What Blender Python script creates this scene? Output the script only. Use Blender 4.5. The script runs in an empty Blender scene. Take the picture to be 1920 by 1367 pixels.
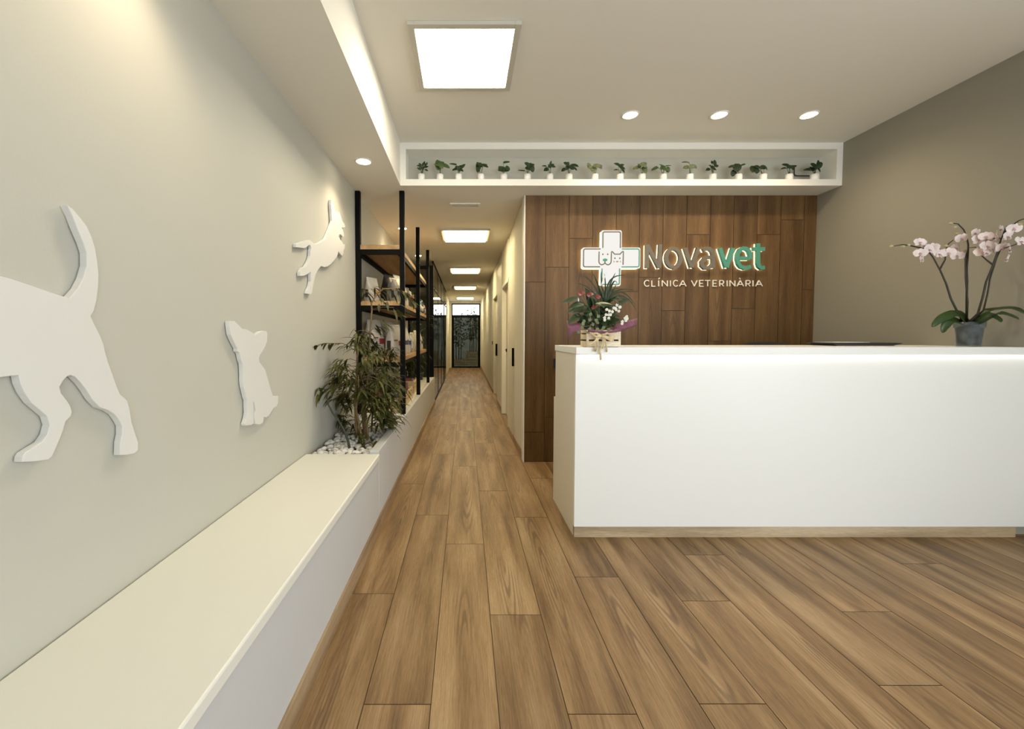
import bpy, math, random
from mathutils import Vector, Matrix
from math import sin, cos, pi, radians, sqrt
R = random.Random(7)
SC = bpy.context.scene
COL = SC.collection
DOG=[(1.056,1.582),(1.071,1.577),(1.09,1.561),(1.108,1.544),(1.123,1.517),(1.132,1.488),(1.137,1.454),(1.14,1.42),(1.137,1.385),(1.131,1.35),(1.121,1.318),(1.111,1.304),(1.119,1.286),(1.137,1.252),(1.148,1.225),(1.152,1.204),(1.161,1.174),(1.174,1.14),(1.186,1.105),(1.197,1.079),(1.21,1.068),(1.222,1.056),(1.229,1.03),(1.235,0.99),(1.246,0.955),(1.258,0.92),(1.256,0.897),(1.243,0.891),(1.212,0.895),(1.19,0.901),(1.193,0.94),(1.2,0.96),(1.201,0.985),(1.19,1.006),(1.177,1.024),(1.156,1.04),(1.13,1.052),(1.108,1.077),(1.091,1.106),(1.076,1.127),(1.061,1.144),(1.048,1.15),(1.039,1.147),(1.029,1.138),(1.019,1.123),(1.022,1.107),(1.035,1.089),(1.045,1.071),(1.049,1.054),(1.045,1.044),(1.031,1.034),(1.024,1.013),(1.015,0.994),(1.004,0.973),(0.994,0.955),(0.985,0.95),(0.956,0.955),(0.926,0.963),(0.928,0.975),(0.933,0.982),(0.95,0.989),(0.972,0.997),(0.985,1.012),(0.992,1.034),(0.987,1.055),(0.972,1.072),(0.952,1.094),(0.938,1.119),(0.93,1.141),(0.927,1.161),(0.91,1.161),(0.889,1.16)]
DOG_TOP=[(0.898,1.38),(0.918,1.377),(0.962,1.367),(1.011,1.355),(1.053,1.346),(1.077,1.373),(1.093,1.402),(1.105,1.437),(1.106,1.471),(1.097,1.497),(1.083,1.526),(1.07,1.558)]
PUP=[(1.763,1.314),(1.803,1.315),(1.825,1.304),(1.847,1.292),(1.866,1.282),(1.89,1.281),(1.918,1.276),(1.943,1.268),(1.964,1.262),(1.984,1.254),(2.004,1.263),(2.032,1.272),(2.061,1.276),(2.092,1.274),(2.101,1.261),(2.096,1.223),(2.077,1.198),(2.047,1.173),(2.02,1.155),(2.011,1.142),(2.015,1.122),(2.04,1.103),(2.071,1.079),(2.091,1.042),(2.112,1.001),(2.131,0.964),(2.146,0.938),(2.15,0.93),(2.171,0.931),(2.211,0.926),(2.206,0.888),(2.189,0.873),(2.151,0.868),(2.129,0.854),(2.098,0.838),(2.068,0.837),(2.049,0.843),(2.044,0.83),(2.038,0.816),(2.007,0.814),(1.968,0.825),(1.956,0.857),(1.952,0.876),(1.972,0.888),(1.968,0.902),(1.958,0.929),(1.953,0.937),(1.949,0.93),(1.95,0.894),(1.952,0.862),(1.948,0.832),(1.926,0.829),(1.877,0.837),(1.871,0.847),(1.886,0.867),(1.897,0.895),(1.895,0.93),(1.896,0.952),(1.885,0.969),(1.882,0.983),(1.868,1.017),(1.863,1.047),(1.865,1.073),(1.864,1.099),(1.862,1.124),(1.85,1.142),(1.844,1.164),(1.839,1.174),(1.821,1.182),(1.823,1.194),(1.803,1.215),(1.787,1.236),(1.773,1.256),(1.767,1.284)]
LEAP=[(3.146,2.279),(3.179,2.28),(3.209,2.246),(3.242,2.222),(3.337,2.244),(3.384,2.221),(3.418,2.195),(3.48,2.188),(3.503,2.17),(3.462,2.149),(3.403,2.139),(3.454,2.113),(3.465,2.082),(3.429,2.068),(3.378,2.075),(3.334,2.063),(3.329,2.044),(3.354,2.029),(3.405,2.025),(3.434,2.011),(3.485,2.019),(3.479,1.984),(3.441,1.961),(3.44,1.935),(3.401,1.907),(3.356,1.912),(3.303,1.922),(3.285,1.891),(3.217,1.843),(3.117,1.791),(3.042,1.759),(2.971,1.743),(2.904,1.74),(2.846,1.708),(2.798,1.669),(2.766,1.621),(2.742,1.575),(2.718,1.526),(2.682,1.52),(2.641,1.521),(2.655,1.543),(2.687,1.573),(2.707,1.608),(2.704,1.645),(2.714,1.674),(2.688,1.661),(2.645,1.644),(2.591,1.626),(2.533,1.617),(2.534,1.642),(2.56,1.669),(2.62,1.689),(2.655,1.716),(2.684,1.742),(2.706,1.773),(2.71,1.805),(2.722,1.824),(2.717,1.839),(2.688,1.839),(2.652,1.822),(2.611,1.802),(2.478,1.78),(2.479,1.799),(2.56,1.83),(2.64,1.858),(2.696,1.871),(2.746,1.869),(2.798,1.867),(2.877,1.896),(2.996,1.949),(3.042,1.993),(3.099,2.049),(3.145,2.098),(3.159,2.126),(3.151,2.154),(3.147,2.202),(3.135,2.241)]
LETTERS=[('N',[[(1.7536,1.9025),(1.752,2.1254)],[(1.7543,2.1254),(1.8706,1.9059)],[(1.8707,1.9025),(1.8803,2.1299)]]),('o',[[(2.0765,2.0004),(2.0746,1.9774),(2.0682,1.956),(2.0576,1.9376),(2.0436,1.9235),(2.0272,1.9146),(2.0094,1.9116),(1.9915,1.9146),(1.9747,1.9235),(1.9602,1.9376),(1.9489,1.956),(1.9416,1.9774),(1.9388,2.0004),(1.9408,2.0234),(1.9472,2.0447),(1.9578,2.0631),(1.9718,2.0772),(1.9882,2.086),(2.0059,2.0891),(2.0238,2.086),(2.0405,2.0772),(2.0551,2.0631),(2.0664,2.0447),(2.0737,2.0234),(2.0765,2.0004)]]),('v',[[(2.1181,2.0959),(2.1828,1.9093)],[(2.2453,2.0959),(2.1874,1.9093)]]),('a',[[(2.2893,2.0732),(2.3188,2.0891),(2.3497,2.0891),(2.3765,2.0686),(2.3889,2.0311),(2.3918,1.9047)],[(2.3894,2.0072),(2.3458,2.0072),(2.306,1.9936),(2.2815,1.9628),(2.2845,1.9287),(2.308,1.9059),(2.3425,1.9047),(2.373,1.923),(2.3909,1.9458)]]),('v2',[[(2.4538,2.0959),(2.518,1.9093)],[(2.5787,2.0959),(2.5226,1.9093)]]),('e',[[(2.6328,1.997),(2.7406,1.997)],[(2.7477,1.9913),(2.7466,2.0311),(2.7318,2.0709),(2.7049,2.0902),(2.6762,2.0936),(2.6457,2.0766),(2.6261,2.0368),(2.6238,1.9913),(2.6364,1.9458),(2.6578,1.9173),(2.6926,1.9047),(2.7247,1.907),(2.7565,1.9184)]]),('t',[[(2.8205,2.139),(2.8256,1.9514),(2.8356,1.9207),(2.8556,1.9059),(2.8876,1.9093)],[(2.7704,2.0857),(2.8849,2.0857)]])]
SUBTITLE=[[[(1.79,1.7825),(1.7828,1.7881),(1.7743,1.7908),(1.7656,1.7902),(1.7575,1.7865),(1.7511,1.7801),(1.747,1.7716),(1.7457,1.7621),(1.7473,1.7525),(1.7517,1.744),(1.7584,1.7376),(1.7665,1.7339),(1.7753,1.7333),(1.7837,1.736),(1.7907,1.7416)]],[[(1.8173,1.7898),(1.8183,1.7332),(1.8532,1.7332)]],[[(1.8847,1.7898),(1.8858,1.7332)],[(1.8822,1.8014),(1.8936,1.8152)]],[[(1.9195,1.7332),(1.9184,1.7898)],[(1.9184,1.7898),(1.9718,1.7332)],[(1.9718,1.7332),(1.9707,1.7898)]],[[(1.9986,1.7898),(1.9997,1.7332)]],[[(2.0695,1.7825),(2.0627,1.7881),(2.0548,1.7908),(2.0467,1.7902),(2.0392,1.7865),(2.0332,1.7801),(2.0294,1.7716),(2.0282,1.7621),(2.0298,1.7525),(2.0339,1.744),(2.0402,1.7376),(2.0478,1.7339),(2.056,1.7333),(2.0638,1.736),(2.0703,1.7416)]],[[(2.0881,1.7332),(2.1195,1.7898)],[(2.1195,1.7898),(2.1533,1.7332)],[(2.0982,1.7517),(2.1424,1.7517)]],[[(2.2032,1.7898),(2.2323,1.7332)],[(2.2323,1.7332),(2.259,1.7898)]],[[(2.3195,1.7898),(2.2823,1.7898),(2.2835,1.7332),(2.3219,1.7332)],[(2.2829,1.7621),(2.3154,1.7621)]],[[(2.3369,1.7898),(2.3857,1.7898)],[(2.3613,1.7898),(2.3626,1.7332)]],[[(2.4496,1.7898),(2.4124,1.7898),(2.4138,1.7332),(2.4521,1.7332)],[(2.4131,1.7621),(2.4456,1.7621)]],[[(2.4801,1.7332),(2.4787,1.7898)],[(2.4787,1.7898),(2.5031,1.7898),(2.5036,1.7896),(2.5106,1.7866),(2.5155,1.7809),(2.5175,1.7736),(2.5159,1.7664),(2.5112,1.7606),(2.5044,1.7577),(2.5016,1.7574),(2.4795,1.7574)],[(2.4981,1.7574),(2.5184,1.7332)]],[[(2.5508,1.7898),(2.5522,1.7332)]],[[(2.5789,1.7332),(2.5775,1.7898)],[(2.5775,1.7898),(2.6289,1.7332)],[(2.6289,1.7332),(2.6275,1.7898)]],[[(2.6487,1.7332),(2.6786,1.7898)],[(2.6786,1.7898),(2.7115,1.7332)],[(2.6587,1.7517),(2.7005,1.7517)],[(2.6698,1.8152),(2.6795,1.8014)]],[[(2.7359,1.7332),(2.7344,1.7898)],[(2.7344,1.7898),(2.7612,1.7898),(2.7617,1.7896),(2.7686,1.7866),(2.7736,1.7809),(2.7755,1.7736),(2.774,1.7664),(2.7693,1.7606),(2.7625,1.7577),(2.7597,1.7574),(2.7353,1.7574)],[(2.7539,1.7574),(2.7766,1.7332)]],[[(2.803,1.7898),(2.8045,1.7332)]],[[(2.8301,1.7332),(2.8611,1.7898)],[(2.8611,1.7898),(2.8952,1.7332)],[(2.8401,1.7517),(2.8843,1.7517)]]]
CROSS=[(1.3178,2.2612),(1.4888,2.2612),(1.4984,2.2565),(1.5028,2.2459),(1.5038,2.0977),(1.6684,2.0977),(1.6787,2.093),(1.6824,2.0835),(1.6834,1.9122),(1.6776,1.9015),(1.6681,1.8973),(1.4995,1.8961),(1.4975,1.7452),(1.4917,1.7332),(1.4809,1.7296),(1.3199,1.7296),(1.309,1.7344),(1.3034,1.7452),(1.3045,1.8961),(1.1407,1.8973),(1.1299,1.9027),(1.1243,1.9134),(1.1249,2.0835),(1.1284,2.093),(1.1391,2.0977),(1.3056,2.0977),(1.3061,2.2459),(1.3095,2.2565)]
CROSS_LINES=[('taupe',[(1.3212,2.0936),(1.3206,2.2299),(1.3241,2.2411),(1.3342,2.2453),(1.4735,2.2453),(1.4843,2.2411),(1.488,2.2317),(1.4888,2.0936)]),('taupe',[(1.3003,2.0835),(1.1524,2.0835),(1.1417,2.0793),(1.1376,2.0686),(1.1368,1.9289),(1.1411,1.9182),(1.1519,1.9134),(1.2965,1.9134)]),('teal',[(1.504,2.0835),(1.6555,2.0835),(1.6663,2.0793),(1.6713,2.0686),(1.6718,1.9271),(1.6678,1.917),(1.6564,1.9128),(1.5035,1.9128)]),('teal',[(1.3165,1.8973),(1.3158,1.7619),(1.3196,1.75),(1.3305,1.7452),(1.4687,1.7452),(1.48,1.7494),(1.4841,1.7601),(1.4845,1.8973)]),('taupe',[(1.2863,2.0597),(1.285,1.9658),(1.2882,1.9509),(1.2968,1.939),(1.3112,1.9331),(1.3262,1.936),(1.3375,1.9444),(1.3434,1.9539)]),('taupe',[(1.3431,1.9706),(1.3434,1.9539),(1.3507,1.9432),(1.3616,1.9354),(1.376,1.9331),(1.3903,1.9396),(1.3998,1.9515),(1.4032,1.9658),(1.4044,2.0538),(1.4079,2.0585),(1.4151,2.0562),(1.4358,2.0342),(1.4867,2.0342),(1.5085,2.0579),(1.5157,2.0597),(1.5188,2.0538),(1.5176,1.9331)]),('tan',[(1.4247,1.9706),(1.4356,1.964),(1.4249,1.9551)]),('tan',[(1.4984,1.9706),(1.4877,1.964),(1.4987,1.9551)])]
CROSS_DOTS=[('taupe',(1.322,2.033),0.0073,0.0073),('taupe',(1.3687,2.033),0.0073,0.0073),('taupe',(1.4381,1.9955),0.0073,0.0073),('taupe',(1.4849,1.9955),0.0073,0.0073),('tan',(1.4613,1.964),0.0121,0.0073),('teal',(1.3442,1.9789),0.023,0.0145)]
O_STEMS=[[(3.208,2.631,1.365),(3.174,2.66,1.415),(3.133,2.66,1.491),(3.098,2.66,1.588),(3.057,2.66,1.671),(3.008,2.66,1.753),(2.96,2.66,1.812),(2.939,2.66,1.868)],[(2.96,2.66,1.809),(2.9,2.66,1.82),(2.847,2.66,1.831),(2.809,2.66,1.836),(2.734,2.66,1.824)],[(3.053,2.66,1.677),(3.084,2.66,1.738),(3.088,2.66,1.805),(3.102,2.66,1.842),(3.131,2.66,1.864)],[(3.226,2.648,1.366),(3.22,2.647,1.489),(3.216,2.646,1.594),(3.211,2.647,1.683),(3.208,2.642,1.779),(3.206,2.641,1.83),(3.201,2.648,1.884),(3.195,2.66,1.931),(3.174,2.675,1.972),(3.128,2.675,1.976)],[(3.223,2.633,1.365),(3.216,2.638,1.466),(3.206,2.647,1.624),(3.2,2.648,1.743),(3.201,2.636,1.811),(3.211,2.602,1.807)],[(3.197,2.591,1.363),(3.202,2.572,1.388),(3.202,2.553,1.481),(3.201,2.538,1.58),(3.202,2.514,1.662),(3.201,2.49,1.756),(3.2,2.48,1.809),(3.199,2.461,1.874),(3.199,2.451,1.898)],[(3.213,2.592,1.363),(3.219,2.558,1.409),(3.218,2.541,1.509),(3.216,2.531,1.6),(3.215,2.505,1.716),(3.215,2.488,1.769),(3.221,2.437,1.782),(3.223,2.404,1.792)],[(3.2,2.464,1.864),(3.202,2.427,1.899),(3.202,2.403,1.916),(3.203,2.377,1.922)],[(3.201,2.509,1.682),(3.195,2.534,1.713),(3.189,2.555,1.744)]]
O_FLOWERS=[(2.884,2.63,1.843),(2.975,2.68,1.817),(2.986,2.65,1.814),(2.891,2.63,1.775),(2.951,2.68,1.745),(3.029,2.65,1.773),(3.069,2.63,1.777),(3.171,2.68,1.82),(3.15,2.65,1.762),(3.14,2.625,1.867),(3.208,2.665,1.776),(3.18,2.589,1.892),(3.161,2.557,1.841),(3.234,2.564,1.853),(3.202,2.5,1.852),(3.183,2.436,1.833),(3.24,2.549,1.796),(3.209,2.478,1.777),(3.169,2.538,1.762),(3.241,2.518,1.896),(3.21,2.43,1.878),(3.189,2.383,1.791),(3.254,2.491,1.714),(3.214,2.447,1.76),(3.168,2.523,1.854),(3.238,2.544,1.851),(3.204,2.489,1.839),(3.172,2.519,1.795),(3.245,2.53,1.776),(3.189,2.577,1.772),(3.172,2.527,1.755),(3.247,2.486,1.867),(2.933,2.65,1.831),(2.943,2.63,1.797)]
O_BUDS=[(2.738,2.66,1.825),(2.813,2.66,1.824),(2.847,2.66,1.833),(3.114,2.66,1.971),(3.142,2.66,1.946),(3.155,2.66,1.905),(3.089,2.66,1.827),(3.11,2.66,1.812),(3.222,2.433,1.904),(3.224,2.411,1.9)]
O_LEAVES=[([(3.172,2.601,1.353),(3.139,2.63,1.391),(3.065,2.63,1.373),(3.021,2.63,1.346),(2.986,2.63,1.309)],0.05),([(3.204,2.645,1.355),(3.146,2.66,1.355),(3.103,2.66,1.317),(3.09,2.66,1.27)],0.052),([(3.25,2.646,1.358),(3.268,2.579,1.399),(3.283,2.496,1.416),(3.289,2.453,1.406),(3.293,2.422,1.381)],0.058),([(3.182,2.567,1.362),(3.196,2.499,1.381),(3.205,2.441,1.378),(3.212,2.387,1.348)],0.045),([(3.218,2.602,1.353),(3.231,2.549,1.369),(3.239,2.51,1.36),(3.244,2.488,1.334)],0.05),([(3.246,2.661,1.351),(3.235,2.685,1.387),(3.21,2.69,1.406)],0.05)]
O_POT=(3.218,2.626,1.193)
B_CL=[(-0.858,3.004,1.042),(-0.893,2.945,1.004),(-0.959,3.074,0.932),(-0.96,2.968,0.892),(-0.821,2.929,0.972),(-0.907,3.077,0.878),(-0.851,3.304,0.898),(-0.772,3.252,0.923),(-0.713,3.237,0.887),(-0.592,2.998,0.897),(-0.557,3.136,0.871),(-0.744,3.022,0.85),(-0.674,2.976,0.814),(-0.6,2.947,0.835),(-0.549,2.994,0.828),(-0.99,3.228,0.758),(-0.927,3.265,0.724),(-0.849,3.255,0.735),(-0.718,3.252,0.689),(-0.591,2.985,0.761),(-0.619,3.036,0.665),(-0.62,3.176,0.633),(-0.944,3.222,0.601),(-0.659,3.276,0.524),(-0.832,3.287,0.445),(-0.711,2.938,0.462),(-0.847,3.167,0.493),(-0.703,3.196,1.047),(-0.634,3.123,1.034),(-0.723,2.978,1.053),(-0.762,3.108,1.257),(-0.754,2.939,1.248),(-0.718,3.311,1.153),(-0.646,3.281,1.136),(-0.726,3.141,1.158),(-0.616,3.032,0.962),(-0.597,3.3,0.557),(-0.697,3.152,0.588),(-0.802,3.288,0.664),(-0.648,3.273,0.671),(-0.727,3.124,0.558)]
B_CL2=[(-0.759,3.132,1.59),(-0.699,3.16,1.621),(-0.627,3.135,1.609),(-0.525,3.094,1.585),(-0.463,3.116,1.56),(-0.417,3.192,1.548),(-0.616,3.076,1.509),(-0.532,3.077,1.463),(-0.509,3.164,1.431),(-0.643,3.112,1.362),(-0.805,3.15,1.268),(-0.821,3.141,1.287)]
B_ARCH=[(-0.841,3.07,1.152),(-0.876,3.07,1.178),(-0.919,3.07,1.195),(-0.989,3.07,1.195),(-0.99,2.893,1.199),(-0.99,2.766,1.189)]
B_DARK=[(-0.806,2.84,0.456),(-0.817,2.84,0.522),(-0.841,2.84,0.588),(-0.881,2.84,0.662),(-0.921,2.84,0.715),(-0.949,2.84,0.768),(-0.962,2.84,0.834)]
B_TALL=[(-0.763,3.12,0.477),(-0.77,3.12,0.649),(-0.741,3.12,0.918),(-0.729,3.12,1.115),(-0.72,3.12,1.275),(-0.705,3.12,1.452),(-0.71,3.12,1.494),(-0.662,3.12,1.574),(-0.614,3.12,1.605),(-0.52,3.12,1.609),(-0.445,3.12,1.574),(-0.388,3.12,1.532)]
B_CANES=[[(-0.768,3.0,0.533),(-0.801,3.0,0.715),(-0.782,3.0,0.845),(-0.781,3.0,0.965)],[(-0.797,3.22,0.462),(-0.813,3.22,0.648),(-0.803,3.22,0.815),(-0.71,3.22,0.87),(-0.59,3.22,0.87)],[(-0.733,3.07,0.498),(-0.749,3.07,0.694),(-0.757,3.07,0.818),(-0.678,3.07,0.756),(-0.591,3.07,0.676)],[(-0.839,3.17,0.511),(-0.85,3.17,0.73),(-0.844,3.17,0.876),(-0.907,3.17,0.949),(-0.99,3.146,0.915)],[(-0.752,3.27,0.468),(-0.742,3.27,0.62),(-0.759,3.27,0.808),(-0.776,3.27,0.977),(-0.719,3.27,1.043)],[(-0.834,3.12,0.513),(-0.841,3.12,0.775),(-0.82,3.12,1.025),(-0.815,3.12,1.141),(-0.855,3.12,1.15)]]
F_SPIKES=[((0.881,2.61,1.463),(0.857,2.6,1.583),(0.853,2.59,1.656)),((0.885,2.61,1.463),(0.896,2.63,1.568),(0.892,2.65,1.651)),((0.895,2.61,1.463),(0.917,2.61,1.58),(0.951,2.61,1.65)),((0.895,2.61,1.463),(0.892,2.58,1.613),(0.996,2.55,1.622)),((0.871,2.61,1.463),(0.807,2.59,1.578),(0.736,2.57,1.625)),((0.867,2.61,1.463),(0.842,2.64,1.607),(0.82,2.67,1.654)),((0.862,2.61,1.463),(0.786,2.61,1.557),(0.713,2.61,1.58)),((0.871,2.61,1.454),(0.752,2.56,1.542),(0.729,2.51,1.536)),((0.9,2.61,1.463),(0.962,2.63,1.554),(1.103,2.65,1.538)),((0.904,2.61,1.463),(0.971,2.58,1.549),(1.053,2.55,1.44)),((0.909,2.61,1.463),(1.013,2.64,1.527),(1.116,2.67,1.406)),((0.904,2.61,1.454),(0.946,2.56,1.505),(0.958,2.51,1.451)),((0.904,2.61,1.459),(0.968,2.66,1.572),(0.991,2.71,1.578)),((0.909,2.61,1.459),(0.983,2.61,1.501),(1.069,2.61,1.454)),((0.9,2.61,1.463),(0.921,2.57,1.602),(0.934,2.53,1.565)),((0.876,2.61,1.463),(0.865,2.65,1.552),(0.858,2.69,1.605)),((0.885,2.61,1.463),(0.855,2.55,1.541),(0.803,2.49,1.556)),((0.893,2.61,1.459),(0.943,2.67,1.554),(1.028,2.73,1.561)),((0.904,2.61,1.463),(0.921,2.54,1.485),(0.923,2.47,1.434)),((0.881,2.61,1.459),(0.839,2.66,1.539),(0.807,2.71,1.53)),((0.883,2.61,1.468),(0.877,2.66,1.577),(0.903,2.71,1.631)),((0.89,2.61,1.463),(0.929,2.67,1.564),(0.968,2.73,1.62))]
F_LEAVES=[((0.722,2.58,1.484),(0.595,2.55,1.449),0.03),((0.745,2.58,1.452),(0.631,2.53,1.416),0.035),((0.75,2.58,1.424),(0.639,2.58,1.387),0.035),((0.728,2.58,1.387),(0.627,2.52,1.32),0.036),((0.778,2.58,1.424),(0.773,2.55,1.522),0.034),((0.788,2.58,1.424),(0.755,2.6,1.546),0.03),((0.76,2.58,1.396),(0.677,2.62,1.445),0.034),((0.806,2.58,1.424),(0.772,2.53,1.484),0.04),((0.824,2.58,1.442),(0.931,2.54,1.43),0.03),((0.788,2.58,1.405),(0.695,2.53,1.393),0.035),((0.816,2.58,1.405),(0.862,2.61,1.487),0.04),((0.853,2.58,1.368),(0.818,2.56,1.423),0.04),((0.881,2.58,1.359),(0.931,2.54,1.403),0.04),((0.882,2.58,1.331),(0.967,2.56,1.349),0.04),((0.853,2.58,1.35),(0.865,2.53,1.302),0.04),((0.909,2.58,1.331),(0.929,2.53,1.293),0.035),((0.797,2.58,1.387),(0.769,2.58,1.442),0.04),((0.77,2.58,1.359),(0.703,2.54,1.348),0.035),((0.844,2.58,1.396),(0.923,2.58,1.382),0.04),((0.807,2.58,1.359),(0.794,2.6,1.425),0.04)]
F_RED=[(0.719,2.53,1.509),(0.771,2.53,1.502),(0.819,2.53,1.489),(0.8,2.53,1.423)]
F_WHITE=[(0.863,2.51,1.41),(0.879,2.51,1.401),(0.897,2.51,1.397),(0.859,2.51,1.379),(0.875,2.51,1.379),(0.886,2.51,1.379),(0.85,2.51,1.361),(0.851,2.51,1.347),(0.906,2.51,1.419),(0.92,2.51,1.41),(0.924,2.51,1.437),(0.94,2.51,1.424),(0.944,2.51,1.426),(0.936,2.51,1.401),(0.975,2.51,1.358),(0.984,2.51,1.367),(0.988,2.51,1.356),(0.98,2.51,1.343),(0.959,2.51,1.338),(0.957,2.51,1.325),(0.915,2.51,1.417),(0.875,2.51,1.358)]
F_IVY=[(0.761,2.505,1.374),(0.815,2.505,1.365),(0.729,2.505,1.342),(0.757,2.505,1.342),(0.811,2.505,1.329),(0.779,2.505,1.315),(0.712,2.505,1.306),(0.689,2.505,1.284),(0.716,2.505,1.297),(0.744,2.505,1.279),(0.766,2.505,1.293),(0.807,2.505,1.297),(0.838,2.505,1.297),(0.879,2.505,1.284),(0.92,2.505,1.275),(0.794,2.505,1.252),(0.875,2.505,1.259),(0.694,2.505,1.27),(0.721,2.505,1.329),(0.793,2.505,1.347),(0.829,2.505,1.288)]
F_PAPER_L=[[(0.7,2.53,1.33),(0.655,2.53,1.325),(0.625,2.53,1.348)],[(0.709,2.51,1.311),(0.659,2.51,1.297),(0.627,2.51,1.297)],[(0.702,2.5,1.284),(0.661,2.5,1.275),(0.628,2.5,1.236)]]
F_PAPER_R=[[(0.898,2.52,1.289),(0.925,2.52,1.32),(0.997,2.52,1.348),(1.058,2.52,1.361)],[(0.895,2.5,1.282),(0.945,2.5,1.302),(0.999,2.5,1.315),(1.039,2.5,1.315)],[(0.9,2.5,1.279),(0.954,2.5,1.284),(0.994,2.5,1.297),(1.037,2.5,1.311)]]
F_RAFFIA=[[(0.817,2.465,1.252),(0.795,2.465,1.23),(0.791,2.465,1.194),(0.78,2.465,1.159)],[(0.817,2.465,1.252),(0.835,2.465,1.221),(0.817,2.465,1.186),(0.807,2.465,1.159),(0.812,2.465,1.108)],[(0.821,2.465,1.252),(0.844,2.465,1.217),(0.849,2.465,1.186),(0.851,2.465,1.157)],[(0.817,2.465,1.252),(0.773,2.465,1.212),(0.728,2.465,1.188)],[(0.817,2.465,1.252),(0.79,2.465,1.266),(0.754,2.465,1.266),(0.79,2.465,1.243),(0.817,2.465,1.25)],[(0.821,2.465,1.252),(0.852,2.465,1.266),(0.897,2.465,1.252),(0.884,2.465,1.221),(0.821,2.465,1.248)],[(0.821,2.465,1.252),(0.861,2.465,1.239),(0.884,2.465,1.221)],[(0.812,2.465,1.252),(0.79,2.465,1.252),(0.791,2.465,1.177)],[(0.819,2.465,1.252),(0.833,2.465,1.217),(0.818,2.465,1.177)]]

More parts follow.
